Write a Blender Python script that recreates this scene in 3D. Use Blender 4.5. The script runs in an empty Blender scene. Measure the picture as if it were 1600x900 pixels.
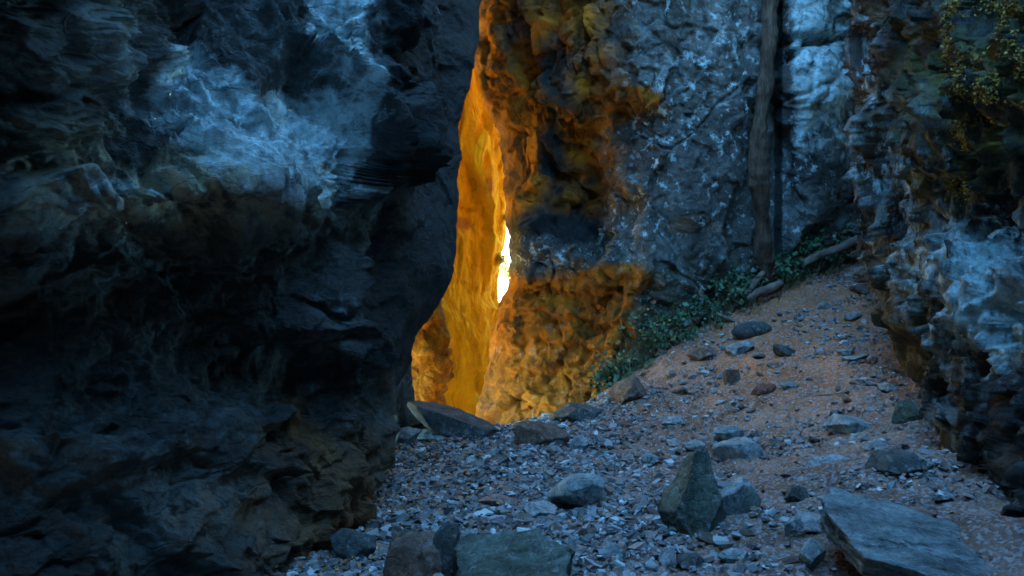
import bpy, math, random
import numpy as np
from mathutils import Vector, Matrix
R = math.radians
random.seed(4)
rng = np.random.default_rng(11)
C = bpy.context.scene.collection
sc = bpy.context.scene

# ------------------------------------------------------------------ camera, sky, sun, exposure
CAM = np.array([0.0, 0.0, 1.5]); FPX = 1244.4
cam = bpy.data.objects.new('camera', bpy.data.cameras.new('camera')); C.objects.link(cam)
cam.location = CAM; cam.rotation_euler = (R(90), 0, 0)
cam.data.lens = 28; cam.data.sensor_width = 36; cam.data.clip_start = 0.05; cam.data.clip_end = 6000
sc.camera = cam
SUN_D = Vector((0.80, 0.36, -0.46)).normalized()          # the way the light travels
world = bpy.data.worlds.new('World'); sc.world = world; world.use_nodes = True
wn = world.node_tree.nodes; wl = world.node_tree.links
sky = wn.new('ShaderNodeTexSky'); sky.sky_type = 'NISHITA'; sky.sun_disc = False
sky.sun_elevation = math.asin(-SUN_D.z); sky.sun_rotation = math.atan2(-SUN_D.x, -SUN_D.y)
sky.air_density = 1.0; sky.dust_density = 0.1; sky.ozone_density = 4.0; sky.altitude = 900
wl.new(sky.outputs[0], wn['Background'].inputs[0]); wn['Background'].inputs[1].default_value = 0.12
sun = bpy.data.objects.new('sun', bpy.data.lights.new('sun', 'SUN')); C.objects.link(sun)
sun.data.energy = 5.0; sun.data.angle = R(0.5); sun.data.color = (1.0, 0.86, 0.66)
sun.rotation_euler = SUN_D.to_track_quat('-Z', 'Y').to_euler(); sun.location = (-20, -8, 14)
sc.view_settings.view_transform = 'Standard'; sc.view_settings.look = 'None'
sc.view_settings.exposure = 4.88; sc.view_settings.gamma = 1.0
sc.view_settings.use_white_balance = True; sc.view_settings.white_balance_temperature = 5700; sc.view_settings.white_balance_tint = -20
sc.cycles.use_denoising = True
sc.cycles.max_bounces = 6; sc.cycles.diffuse_bounces = 4

def at(px, py, Y):
    return np.array([(px - 800) / FPX * Y, Y, 1.5 - (py - 450) / FPX * Y])

# ------------------------------------------------------------------ noise
def _hash(ix, iy, iz, seed):
    h = (ix.astype(np.int64) * 374761393 + iy.astype(np.int64) * 668265263 + iz.astype(np.int64) * 2147483647 + seed * 974711) & 0xffffffff
    h = ((h ^ (h >> 13)) * 1274126177) & 0xffffffff
    h = ((h ^ (h >> 16)) * 2246822519) & 0xffffffff
    return (h ^ (h >> 15)) & 0xffffffff
def vnoise(p, seed=0):
    """gradient noise in -1..1"""
    i = np.floor(p).astype(np.int64); f = p - i
    u = f * f * f * (f * (f * 6 - 15) + 10)
    out = 0
    for dx in (0, 1):
        for dy in (0, 1):
            for dz in (0, 1):
                h = _hash(i[:, 0] + dx, i[:, 1] + dy, i[:, 2] + dz, seed)
                gx = (h & 1023) / 511.5 - 1; gy = ((h >> 10) & 1023) / 511.5 - 1; gz = ((h >> 20) & 1023) / 511.5 - 1
                d = gx * (f[:, 0] - dx) + gy * (f[:, 1] - dy) + gz * (f[:, 2] - dz)
                wx = u[:, 0] if dx else 1 - u[:, 0]; wy = u[:, 1] if dy else 1 - u[:, 1]; wz = u[:, 2] if dz else 1 - u[:, 2]
                out = out + d * wx * wy * wz
    return out * 1.3
def fbm(p, octv=5, seed=0, gain=0.5, lac=2.03):
    a, s, t = 1.0, 0, 0; q = p.copy()
    for k in range(octv):
        s = s + a * vnoise(q, seed + k); t += a; a *= gain; q = q * lac + 3.7
    return s / t * 1.5
def ridged(p, octv=4, seed=0, gain=0.55):
    a, s, t = 1.0, 0, 0; q = p.copy()
    for k in range(octv):
        s = s + a * (1 - 2 * np.abs(vnoise(q, seed + k))); t += a; a *= gain; q = q * 2.07 + 1.3
    return s / t
def facet(p, seed=0, tilt=1.0, soft=.07):
    """broken-rock facets: every Voronoi cell is a plane of its own tilt and height; returns (height, crack distance)"""
    i = np.floor(p).astype(np.int64)
    d1 = np.full(len(p), 9.0); d2 = np.full(len(p), 9.0); hb = np.zeros(len(p)); h2 = np.zeros(len(p))
    for dx in (-1, 0, 1):
        for dy in (-1, 0, 1):
            for dz in (-1, 0, 1):
                c = i + (dx, dy, dz)
                h = _hash(c[:, 0], c[:, 1], c[:, 2], seed); g = _hash(c[:, 0], c[:, 1], c[:, 2], seed + 77)
                q = np.stack([(h & 1023) / 1023, ((h >> 10) & 1023) / 1023, ((h >> 20) & 1023) / 1023], 1) + c
                v = p - q; d = (v * v).sum(1)
                gv = np.stack([(g & 255) / 127.5 - 1, ((g >> 8) & 255) / 127.5 - 1, ((g >> 16) & 255) / 127.5 - 1], 1)
                hh = ((g >> 24) & 255) / 127.5 - 1 + tilt * (gv * v).sum(1)
                m = d < d1; m2 = ~m & (d < d2)
                h2 = np.where(m, hb, np.where(m2, hh, h2)); d2 = np.where(m, d1, np.where(m2, d, d2))
                hb = np.where(m, hh, hb); d1 = np.where(m, d, d1)
    e = np.sqrt(d2) - np.sqrt(d1); w = .5 + .5 * sm(0, soft, e)          # neighbours meet over a short slope, no torn step
    return hb * w + h2 * (1 - w), e
def warp(p, s, a, seed):
    return p + a * np.stack([fbm(p * s, 3, seed + k * 17) for k in range(3)], 1)
def sm(a, b, x):
    t = np.clip((x - a) / (b - a), 0, 1); return t * t * (3 - 2 * t)

# ------------------------------------------------------------------ object helpers
def tag(o, label=None, cat=None, group=None, kind=None):
    if label: o['label'] = label
    if cat: o['category'] = cat
    if group: o['group'] = group
    if kind: o['kind'] = kind
    return o
def mesh_from(name, V, F, mat=None, smooth=True, attrs=None, origin=None):
    """V (n,3) F (m,k) or flat lists; one object"""
    V = np.asarray(V, dtype=np.float64)
    if origin is not None: V = V - np.asarray(origin)
    F = np.asarray(F, dtype=np.int32); k = F.shape[1]
    me = bpy.data.meshes.new(name)
    me.vertices.add(len(V)); me.vertices.foreach_set('co', V.astype(np.float32).ravel())
    me.loops.add(F.size); me.loops.foreach_set('vertex_index', F.ravel())
    me.polygons.add(len(F)); me.polygons.foreach_set('loop_start', np.arange(0, F.size, k, dtype=np.int32))
    try: me.polygons.foreach_set('loop_total', np.full(len(F), k, dtype=np.int32))
    except Exception: pass
    me.update(calc_edges=True)
    me.polygons.foreach_set('use_smooth', np.full(len(F), smooth))
    for a, v in (attrs or {}).items():
        at_ = me.attributes.new(a, 'FLOAT', 'POINT'); at_.data.foreach_set('value', np.asarray(v, dtype=np.float32))
    if mat: me.materials.append(mat)
    o = bpy.data.objects.new(name, me); C.objects.link(o)
    if origin is not None: o.location = Vector([float(x) for x in origin])
    return o
def empty(name, loc):
    o = bpy.data.objects.new(name, None); C.objects.link(o); o.location = Vector([float(x) for x in loc]); return o
def gridfaces(nv, nu, flip=False):
    a = np.arange(nv * nu).reshape(nv, nu)
    F = np.stack([a[:-1, :-1], a[:-1, 1:], a[1:, 1:], a[1:, :-1]], -1).reshape(-1, 4)
    return F[:, ::-1] if flip else F

# ------------------------------------------------------------------ materials
class NB:
    def __init__(s, name):
        s.m = bpy.data.materials.new(name); s.m.use_nodes = True; s.t = s.m.node_tree; s.n = s.t.nodes; s.l = s.t.links
        s.b = s.n['Principled BSDF']; s.tc = s.n.new('ShaderNodeTexCoord')
    def map(s, rot=(0, 0, 0), scl=(1, 1, 1)):
        m = s.n.new('ShaderNodeMapping'); s.l.new(s.tc.outputs['Object'], m.inputs[0])
        m.inputs['Rotation'].default_value = rot; m.inputs['Scale'].default_value = scl; return m.outputs[0]
    def noise(s, v, scale, detail=8, rough=.6, dist=0):
        n = s.n.new('ShaderNodeTexNoise'); s.l.new(v, n.inputs['Vector']); n.inputs['Scale'].default_value = scale
        n.inputs['Detail'].default_value = detail; n.inputs['Roughness'].default_value = rough; n.inputs['Distortion'].default_value = dist
        return n.outputs['Fac']
    def vor(s, v, scale, feature='F1', out='Distance'):
        n = s.n.new('ShaderNodeTexVoronoi'); n.feature = feature; s.l.new(v, n.inputs['Vector']); n.inputs['Scale'].default_value = scale
        return n.outputs[out]
    def ramp(s, f, stops):
        r = s.n.new('ShaderNodeValToRGB'); s.l.new(f, r.inputs[0]); e = r.color_ramp.elements
        while len(e) < len(stops): e.new(0.5)
        for q, (p, c) in zip(e, stops):
            q.position = p; q.color = (*c, 1) if hasattr(c, '__len__') else (c, c, c, 1)
        return r.outputs[0]
    def mix(s, f, a, b, mode='MIX'):
        m = s.n.new('ShaderNodeMix'); m.data_type = 'RGBA'; m.blend_type = mode
        for i, x in ((0, f), (6, a), (7, b)):
            if isinstance(x, bpy.types.NodeSocket): s.l.new(x, m.inputs[i])
            elif hasattr(x, '__len__'): m.inputs[i].default_value = (*x, 1)
            else: m.inputs[i].default_value = x if i == 0 else (x, x, x, 1)
        return m.outputs[2]
    def math(s, op, a, b=0.0, clamp=False):
        m = s.n.new('ShaderNodeMath'); m.operation = op; m.use_clamp = clamp
        for i, x in ((0, a), (1, b)):
            if isinstance(x, bpy.types.NodeSocket): s.l.new(x, m.inputs[i])
            else: m.inputs[i].default_value = x
        return m.outputs[0]
    def attr(s, a):
        n = s.n.new('ShaderNodeAttribute'); n.attribute_name = a; return n.outputs['Fac']
    def bump(s, h, strength, dist, prev=None):
        b = s.n.new('ShaderNodeBump'); s.l.new(h, b.inputs['Height']); b.inputs['Strength'].default_value = strength
        b.inputs['Distance'].default_value = dist
        if prev: s.l.new(prev, b.inputs['Normal'])
        return b.outputs[0]
    def done(s, col, normal=None, rough=.85, spec=.3):
        if isinstance(col, bpy.types.NodeSocket): s.l.new(col, s.b.inputs['Base Color'])
        else: s.b.inputs['Base Color'].default_value = (*col, 1)
        if normal: s.l.new(normal, s.b.inputs['Normal'])
        s.b.inputs['Roughness'].default_value = rough; s.b.inputs['Specular IOR Level'].default_value = spec
        return s.m
def rock_mat(name, dark, mid, light, ochre=((.30, .13, .03), (.55, .27, .05)), speck=(.55, .58, .6), speck_amt=.5, speck_scale=16, pale=(.64, .76, .78), black=(.012, .014, .016), spk_iso=True, pn=4.5, grime=1.0,
             moss=(.16, .13, .03), rot=(0, 0, 0), scl=(1, 1, 1), crack=.6, bump=.7, spec=.35, rough=.75, contrast=.0, s1=1.4, cs=2.6):
    b = NB(name); v = b.map(rot, scl); iso = b.map()
    n1 = b.noise(v, s1, 12, .62, .4); col = b.ramp(n1, [(.32 + contrast, dark), (.5, mid), (.68 - contrast, light)])
    n2 = b.noise(v, 11, 10, .7); col = b.mix(.75 * grime, col, b.ramp(n2, [(.3, .35), (.5, .85), (.7, 1.0)]), 'MULTIPLY')
    n4 = b.noise(iso, 42, 6, .75); col = b.mix(.7 * grime, col, b.ramp(n4, [(.34, .2), (.5, .7), (.62, 1.0)]), 'MULTIPLY')
    n5 = b.noise(v, pn, 12, .7, .3)
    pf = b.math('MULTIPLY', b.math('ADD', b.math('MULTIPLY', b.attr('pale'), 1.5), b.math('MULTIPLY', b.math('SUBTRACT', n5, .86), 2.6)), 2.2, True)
    col = b.mix(pf, col, b.mix(.75, pale, b.ramp(b.noise(iso, 14, 10, .74), [(.34, .12), (.48, .6), (.6, 1.0)]), 'MULTIPLY'))  # pale mask: lighter rock, with light from the sky painted in
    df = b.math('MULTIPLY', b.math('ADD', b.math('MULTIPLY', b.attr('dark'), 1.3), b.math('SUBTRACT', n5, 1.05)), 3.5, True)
    col = b.mix(b.math('MULTIPLY', df, .85), col, black)  # dark mask: shade painted into the rock colour
    # ochre: iron staining plus bounced sun painted into the colour
    st = b.attr('stain_bounce'); n3 = b.noise(v, 3.2, 10, .65, .5)
    f = b.math('ADD', b.math('MULTIPLY', st, 1.6), b.math('SUBTRACT', n3, 1.05), True)
    f = b.math('MULTIPLY', f, 2.2, True)
    oc = b.mix(.6, b.ramp(n1, [(.35, ochre[0]), (.62, ochre[1])]), b.ramp(n2, [(.3, .45), (.6, 1.0)]), 'MULTIPLY')
    col = b.mix(f, col, oc)
    # pale lichen specks
    sp = b.noise(iso if spk_iso else v, speck_scale, 10, .68, .1); area = b.ramp(b.noise(iso, 1.6, 8, .65), [(.44, 0), (.54, 1)])
    la = b.attr('lichen')
    k = b.math('MULTIPLY', b.ramp(sp, [(.54, 0), (.62, 1)]), b.math('ADD', b.math('MULTIPLY', area, speck_amt), la), True)
    k = b.math('MULTIPLY', k, b.math('SUBTRACT', 1.0, b.math('MULTIPLY', f, .85)), True)
    k = b.math('MULTIPLY', k, b.math('SUBTRACT', 1.0, df), True)
    col = b.mix(k, col, speck)
    ms = b.math('MULTIPLY', b.attr('moss'), b.ramp(b.noise(iso, 6, 8, .7), [(.42, 0), (.55, 1)]), True)
    col = b.mix(ms, col, moss)
    # hairline cracks: wandering cell borders, broken up
    wv = b.n.new('ShaderNodeVectorMath'); wv.operation = 'ADD'
    nc = b.n.new('ShaderNodeTexNoise'); b.l.new(iso, nc.inputs['Vector']); nc.inputs['Scale'].default_value = 3; nc.inputs['Detail'].default_value = 6
    sv = b.n.new('ShaderNodeVectorMath'); sv.operation = 'SCALE'; sv.inputs['Scale'].default_value = .45
    b.l.new(nc.outputs['Color'], sv.inputs[0]); b.l.new(v, wv.inputs[0]); b.l.new(sv.outputs[0], wv.inputs[1])
    ce = b.vor(wv.outputs[0], cs, 'DISTANCE_TO_EDGE'); ck = b.ramp(ce, [(.0, 0.0), (.03, 1.0)])
    br = b.ramp(b.noise(iso, 2.3, 4, .6), [(.45, 1), (.55, 0)])
    ck = b.mix(b.math('MULTIPLY', b.math('SUBTRACT', 1.0, ck), br, True), 1.0, 0.0)
    col = b.mix(crack * .6, col, b.mix(1.0, col, ck, 'MULTIPLY'))
    h = b.math('ADD', b.noise(v, 7, 14, .72, .3), b.math('MULTIPLY', ck, .35 * crack))
    nrm = b.bump(h, bump, .09); nrm = b.bump(b.noise(iso, 38, 8, .75), bump * .8, .02, nrm)
    return b.done(col, nrm, rough, spec)

M = {}
M['left'] = rock_mat('dark limestone', (.022, .022, .021), (.072, .074, .070), (.17, .19, .19), rot=(0, R(38), 0), scl=(1.1, 1.3, 2.1), crack=.6, speck=(.46, .60, .64), speck_amt=.12, s1=1.2, speck_scale=7,
                     moss=(.36, .33, .22), ochre=((.09, .05, .022), (.20, .115, .045)), bump=1.0)
M['centre'] = rock_mat('speckled limestone', (.055, .053, .048), (.16, .16, .15), (.33, .36, .36), speck=(.58, .70, .74), speck_amt=.8, speck_scale=9, crack=.6,
                       ochre=((.07, .03, .006), (.52, .205, .012)), moss=(.05, .06, .03), bump=1.0, spec=.15)
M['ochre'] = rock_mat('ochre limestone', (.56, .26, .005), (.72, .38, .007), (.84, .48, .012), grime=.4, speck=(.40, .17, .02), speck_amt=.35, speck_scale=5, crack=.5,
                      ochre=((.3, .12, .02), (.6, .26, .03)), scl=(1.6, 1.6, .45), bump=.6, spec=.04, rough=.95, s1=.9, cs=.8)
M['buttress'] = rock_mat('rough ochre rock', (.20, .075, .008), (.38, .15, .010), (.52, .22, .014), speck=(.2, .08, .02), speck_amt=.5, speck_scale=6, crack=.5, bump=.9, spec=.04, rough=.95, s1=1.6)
M['right'] = rock_mat('mottled limestone', (.018, .018, .017), (.062, .064, .060), (.22, .26, .27), speck=(.46, .60, .64), speck_amt=.45, speck_scale=9, crack=.3, spk_iso=False, pn=8,
                      scl=(1.5, 1.5, .55), pale=(.50, .66, .70), moss=(.12, .12, .03), contrast=.07, bump=1.0, s1=2.4)
M['outer'] = rock_mat('added unseen limestone', (.12, .11, .10), (.24, .22, .19), (.36, .33, .28), crack=.6)

# ------------------------------------------------------------------ walls: lofts through measured columns, then real relief
def catmull(P, ns):
    """P (rows, cols, 3) -> sampled along cols, ns samples per segment (centripetal-ish, tension .5)"""
    out = []; n = P.shape[1]
    for j in range(n - 1):
        p0 = P[:, max(j - 1, 0)]; p1 = P[:, j]; p2 = P[:, j + 1]; p3 = P[:, min(j + 2, n - 1)]
        d1 = (p2 - p0) * .35; d2 = (p3 - p1) * .35
        # do not let long neighbour segments overshoot short ones
        L = np.linalg.norm(p2 - p1, axis=1, keepdims=True)
        for d in (d1, d2):
            l = np.linalg.norm(d, axis=1, keepdims=True); d *= np.minimum(1, L / np.maximum(l, 1e-6))
        for t in np.arange(ns[j]) / ns[j] if j < n - 2 else np.linspace(0, 1, ns[j] + 1):
            h = (2*t**3-3*t**2+1, t**3-2*t**2+t, -2*t**3+3*t**2, t**3-t**2)
            out.append(h[0]*p1 + h[1]*d1 + h[2]*p2 + h[3]*d2)
    return np.stack(out, 1)
def rows(spec, pys):
    ks = sorted(spec); nc = len(spec[ks[0]])
    P = np.zeros((len(pys), nc, 3))
    for c in range(nc):
        px = np.interp(pys, ks, [spec[k][c][0] for k in ks]); Y = np.interp(pys, ks, [spec[k][c][1] for k in ks])
        P[:, c, 0] = (px - 800) / FPX * Y; P[:, c, 1] = Y; P[:, c, 2] = 1.5 - (pys - 450) / FPX * Y
    return P
def smooth_rows(P, sig):
    k = np.exp(-.5 * (np.arange(-3 * sig, 3 * sig + 1) / sig) ** 2); k /= k.sum(); r = len(k) // 2
    Q = np.pad(P, ((r, r), (0, 0), (0, 0)), 'edge'); return sum(k[i] * Q[i:i + len(P)] for i in range(len(k)))
def wall(name, P, ns, disp, mat, out, label, cat, attrs=None, origin=None, cap=(0, 6, 0)):
    """out: a rough outward direction towards the viewer; cap: the plateau on top"""
    G = catmull(P, ns)
    top = G[0]; capr = np.stack([top + np.array(cap) * t + (0, 0, .5 * t) for t in (1.0, .55, .25, .08)], 0)
    G = np.concatenate([capr, G], 0)
    nv, nu = G.shape[:2]
    du = np.gradient(G, axis=1); dv = np.gradient(G, axis=0); N = np.cross(du, dv)
    N /= np.maximum(np.linalg.norm(N, axis=2, keepdims=True), 1e-9)
    mid = N[nv // 2:, :].reshape(-1, 3).mean(0)
    flip = mid @ np.array(out) < 0
    if flip: N = -N
    V = G.reshape(-1, 3); Nf = N.reshape(-1, 3)
    d = disp(V, Nf)
    if isinstance(d, tuple): d, jit = d; V = V + jit
    V2 = V + Nf * d[:, None]
    at_ = attrs(V2, Nf) if attrs else {}
    for k in ('stain_bounce', 'lichen', 'moss', 'pale', 'dark'): at_.setdefault(k, np.zeros(len(V2)))
    F = gridfaces(nv, nu, flip=not flip)
    o = mesh_from(name, V2, F, mat, True, at_, origin)
    tag(o, label, cat)
    return o, V2.reshape(nv, nu, 3)
def pix(V):
    return 800 + V[:, 0] / np.maximum(V[:, 1], .1) * FPX, 450 - (V[:, 2] - 1.5) / np.maximum(V[:, 1], .1) * FPX
def blob(V, c, r):
    """soft ball mask in world space, r may be a triple"""
    return np.exp(-(((V - np.asarray(c)) / np.asarray(r)) ** 2).sum(1))
def pyrows(lo, fine0, fine1, hi, step, coarse):
    return np.concatenate([np.arange(lo, fine0, coarse), np.arange(fine0, fine1, step), np.arange(fine1, hi + 1, coarse)])

# --- left wall: overhanging block, a ledge, an undercut foot, its right edge turning back into the gorge
LE = dict([(-1400, 940), (-500, 850), (-120, 764), (-30, 750), (0, 750), (60, 742), (100, 738), (135, 735), (165, 722), (190, 714), (230, 712), (290, 708), (330, 706), (375, 709), (410, 706), (435, 699),
           (455, 690), (475, 684), (495, 665), (512, 648), (525, 640), (560, 634), (590, 622), (620, 610), (680, 606), (720, 590), (780, 562), (830, 545), (900, 518), (1050, 470)])  # unseen top rows pushed out to shade the side face
def LEx(y): return float(np.interp(y, sorted(LE), [LE[k] for k in sorted(LE)]))
lcols = {  # py: (px, Y) of columns: far left .. inner edge, dark side face
    -1400: [(-260, 5.4), (60, 5.6), (240, 5.8), (390, 6.3), (540, 6.9), (700, 7.2), (830, 7.4)],
    -500:  [(-260, 2.6), (60, 3.1), (240, 4.3), (390, 5.6), (540, 6.1), (650, 6.5), (760, 6.9)],
    -60:   [(-260, 2.4), (60, 2.8), (240, 4.3), (390, 5.2), (530, 5.5), (608, 5.75), (672, 6.5)],
    60:    [(-260, 2.4), (60, 2.85), (240, 4.15), (390, 4.7), (530, 5.1), (603, 5.45), (670, 6.35)],
    150:   [(-260, 2.5), (60, 3.0), (240, 3.95), (380, 4.3), (490, 4.75), (552, 5.0), (660, 6.25)],
    220:   [(-260, 2.6), (60, 3.1), (240, 3.7), (370, 4.0), (470, 4.4), (553, 4.75), (650, 6.15)],
    290:   [(-260, 2.85), (60, 3.15), (230, 3.4), (350, 3.7), (440, 4.05), (495, 4.35), (640, 6.0)],
    325:   [(-260, 2.85), (60, 3.2), (230, 3.4), (350, 3.75), (440, 4.15), (505, 4.5), (640, 5.9)],
    365:   [(-260, 3.1), (60, 3.5), (230, 3.85), (350, 4.2), (450, 4.6), (540, 4.9), (635, 5.75)],
    480:   [(-260, 3.1), (60, 3.6), (230, 4.0), (350, 4.3), (460, 4.55), (570, 4.8), (620, 5.5)],
    550:   [(-260, 3.1), (60, 3.55), (230, 3.95), (350, 4.25), (460, 4.5), (575, 4.75), (612, 5.4)],
    575:   [(-260, 3.1), (60, 3.55), (230, 3.95), (350, 4.35), (460, 4.75), (565, 4.95), (602, 5.4)],
    700:   [(-260, 2.95), (60, 3.4), (230, 3.8), (350, 4.1), (450, 4.5), (530, 4.8), (570, 5.2)],
    830:   [(-260, 2.85), (60, 3.2), (220, 3.6), (340, 3.95), (430, 4.25), (500, 4.5), (530, 4.7)],
    1100:  [(-260, 2.7), (60, 3.0), (200, 3.3), (300, 3.6), (370, 3.9), (420, 4.1), (440, 4.3)]}
eY = {-1400: 7.6, -500: 7.3, 0: 6.9, 300: 6.5, 450: 6.2, 560: 6.1, 620: 5.9, 700: 5.6, 830: 5.0, 1100: 4.5}
pysL = pyrows(-1400, -60, 930, 1100, 2.1, 24)
P = smooth_rows(rows(lcols, pysL), 4)
Ed = np.zeros((len(pysL), 1, 3)); ys = sorted(LE); eys = sorted(eY)
ex = np.interp(pysL, ys, [LE[k] for k in ys]); eYv = np.interp(pysL, eys, [eY[k] for k in eys])
Ed[:, 0, 0] = (ex - 800) / FPX * eYv; Ed[:, 0, 1] = eYv; Ed[:, 0, 2] = 1.5 - (pysL - 450) / FPX * eYv
z = P[:, 0, 2]
pre = np.stack([np.stack([P[:, 0, 0] * 0 - 3.4, P[:, 0, 1] * 0 - 5, z], 1), np.stack([P[:, 0, 0] * 0 - 2.9, P[:, 0, 1] * 0 + .5, z], 1)], 1)
z = Ed[:, 0, 2]; up = sm(3.2, 4.6, z)  # up: unseen upper wing shaped to block sun from the middle face
post = np.stack([np.stack([Ed[:, 0, 0] - .35, eYv + .5, z], 1),
                 np.stack([Ed[:, 0, 0] - 1.2, eYv + .7 + up * 1.2, z], 1),
                 np.stack([-3.2 + 0 * z, 6.9 + up * 2.2, z], 1),
                 np.stack([-5.5 + 0 * z, 5.6 + up * 2.9, z], 1), np.stack([-9 + 0 * z, .5 + up * 3.2, z], 1)], 1)
PL = np.concatenate([pre, P, Ed, post], 1)
def dispL(V, N):
    px, py = pix(V)
    a = np.array([.76, .25, -.60]); b_ = np.array([.62, -.1, .78]); c_ = np.array([.2, .95, .2])
    q = np.stack([V @ a, V @ c_, V @ b_], 1)
    qw = warp(q, .8, .35, 5)
    edge = np.exp(-(((V[:, 0] - (np.interp(py, ys, [LE[k] for k in ys]) - 800) / FPX * 6.4)) / .35) ** 2) * sm(5.0, 5.8, V[:, 1])
    up_ = sm(340, 290, py); lo_ = 1 - up_
    st = ridged(qw * (.7, 1.5, 3.6), 5, 3) * .15 + ridged(qw * (2.2, 3, 9), 4, 9) * .07 + ridged(qw * (5, 7, 24), 3, 10) * .02
    f1, e1 = facet(warp(V, .9, .4, 31) * (.9, .9, 1.3), 21); f2, e2 = facet(warp(V, 2, .15, 41) * (2.4, 2.4, 3.6), 22)
    fc, ec = facet(warp(V, .8, .35, 28) * (1.5, 1.5, 1.7), 29, 1.4); fd, ed = facet(warp(V, 3, .08, 30) * (4.2, 4.2, 7), 33, 1.4)
    lower = fc * .045 + fd * .022 - np.exp(-(ec / .05) ** 2) * .03 * (fbm(V * 1.1, 2, 34) > 0) + f1 * .07 + f2 * .035 + fbm(V * 1.2, 5, 14) * .14 + facet(warp(V, 4, .06, 43) * (5.5, 5.5, 7), 23)[0] * .018 + ridged(V * (5, 5, 3), 3, 24) * .02
    # a few bedding steps in the lower wall
    s = V[:, 2] * 2.0 + fbm(V * .8, 3, 55) * .9; saw = (s - np.floor(s)); lower += (sm(0, .12, saw) - saw) * .10 * sm(-.05, .2, fbm(V * .9, 2, 56))
    fa, ea = facet(qw * (.7, 1.6, 2.0), 25, 1.5); fb, eb = facet(warp(q, 3, .1, 26) * (2.2, 3.5, 6.5), 27, 1.5)
    upper = st * 1.1 + fa * .13 + fb * .05 + f2 * .03 - np.exp(-(ea / .05) ** 2) * .05 + fbm(V * 1.1, 4, 15) * .16
    side = ridged(warp(V, 1.1, .3, 61) * (1.6, 1.6, .5), 4, 63) * .16 + f2 * .05
    sd = sm(590, 650, px) * sm(520, 450, py) * (V[:, 1] > 5)
    d = upper * up_ * (1 - sd) + lower * lo_ * (1 - sd) + side * sd
    d += fbm(V * 6, 5, 71, .6) * .045 + fbm(V * 22, 3, 75, .6) * .012
    d *= (1 - .75 * np.clip(edge, 0, 1))
    back = (V[:, 1] > 7.2) | (V[:, 2] > 6.5)
    jit = np.stack([fbm(V * 3.2, 4, 81) * .05, 0 * d, fbm(V * 3.2, 4, 82) * .02], 1)
    return d, jit
def attL(V, N):
    px, py = pix(V); vis = V[:, 1] > 1
    n = fbm(V * 1.6, 5, 91)
    st = np.clip(n, 0, 1) * .5 * sm(360, 480, py) + .5 * blob(V, at(600, 820, 4.9), (.5, 2, .8)) + .4 * blob(V, at(300, 760, 4.2), (1.0, 1.5, .7))
    mo = .9 * blob(V, at(250, 300, 3.6), (.35, .8, .16)) + .7 * blob(V, at(400, 300, 4), (.3, .8, .15))
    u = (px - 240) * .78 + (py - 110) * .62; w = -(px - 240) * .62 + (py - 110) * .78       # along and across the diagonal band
    band = sm(-40, 40, u) * sm(420, 300, u) * 1.15 * np.exp(-((w + 10 + 60 * sm(100, 300, u)) / (95 + 45 * sm(100, 300, u))) ** 2)  # pale rock band, brightened with painted skylight
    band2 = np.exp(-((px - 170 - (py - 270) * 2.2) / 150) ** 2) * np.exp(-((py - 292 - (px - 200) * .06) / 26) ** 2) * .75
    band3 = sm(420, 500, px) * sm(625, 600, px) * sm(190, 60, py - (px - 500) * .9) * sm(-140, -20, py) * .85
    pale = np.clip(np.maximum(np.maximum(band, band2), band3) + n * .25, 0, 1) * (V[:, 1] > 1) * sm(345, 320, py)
    rim = np.exp(-((px - np.interp(py, [0, 90, 170, 230, 330, 450, 560], [678, 684, 676, 606, 612, 626, 622]) - 14 * fbm(V * 5, 3, 94)) / (8 + 10 * fbm(V * 1.7, 2, 95))) ** 2) * sm(-50, 0, py) * sm(600, 540, py) * .8  # painted rim light, broken lines down the side face
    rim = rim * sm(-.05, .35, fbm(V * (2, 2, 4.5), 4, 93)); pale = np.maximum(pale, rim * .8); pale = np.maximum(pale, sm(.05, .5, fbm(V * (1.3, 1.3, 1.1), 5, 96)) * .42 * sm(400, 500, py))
    dark = sm(560, 610, px + n * 40) * sm(600, 520, py) * (V[:, 1] > 4.6) * .95 * (1 - rim) + .55 * sm(200, 60, px + n * 60 + (py - 100) * .2) * sm(330, 250, py)  # painted shade on the side face and under the far-left overhang
    dark += .35 * sm(330, 380, py)  # shade painted into the undercut below the ledge
    return dict(stain_bounce=st, moss=mo, lichen=.25 * np.clip(n, 0, 1), pale=pale, dark=np.clip(dark, 0, 1))
nsL = [10, 30, 50, 70, 60, 60, 45, 46, 34, 16, 16, 14, 12, 10]
left, GL = wall('rock_wall', PL, nsL, dispL, M['left'], (.5, -1, 0), 'dark overhanging rock wall filling the left side, pale blue band with painted skylight above ledge', 'rock wall',
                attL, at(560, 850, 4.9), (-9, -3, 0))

# --- centre wall: from the gap at its left edge to behind the right wall
CE = {-1400: 700, -300: 715, 0: 744, 60: 738, 100: 742, 120: 746, 150: 753, 185: 765, 205: 777, 235: 784, 260: 788, 300: 790, 335: 793, 350: 796, 380: 798, 410: 799, 440: 797,
      455: 794, 470: 786, 485: 777, 510: 771, 540: 768, 565: 765, 590: 759, 620: 754, 640: 750, 665: 748, 720: 750, 800: 750}
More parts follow.
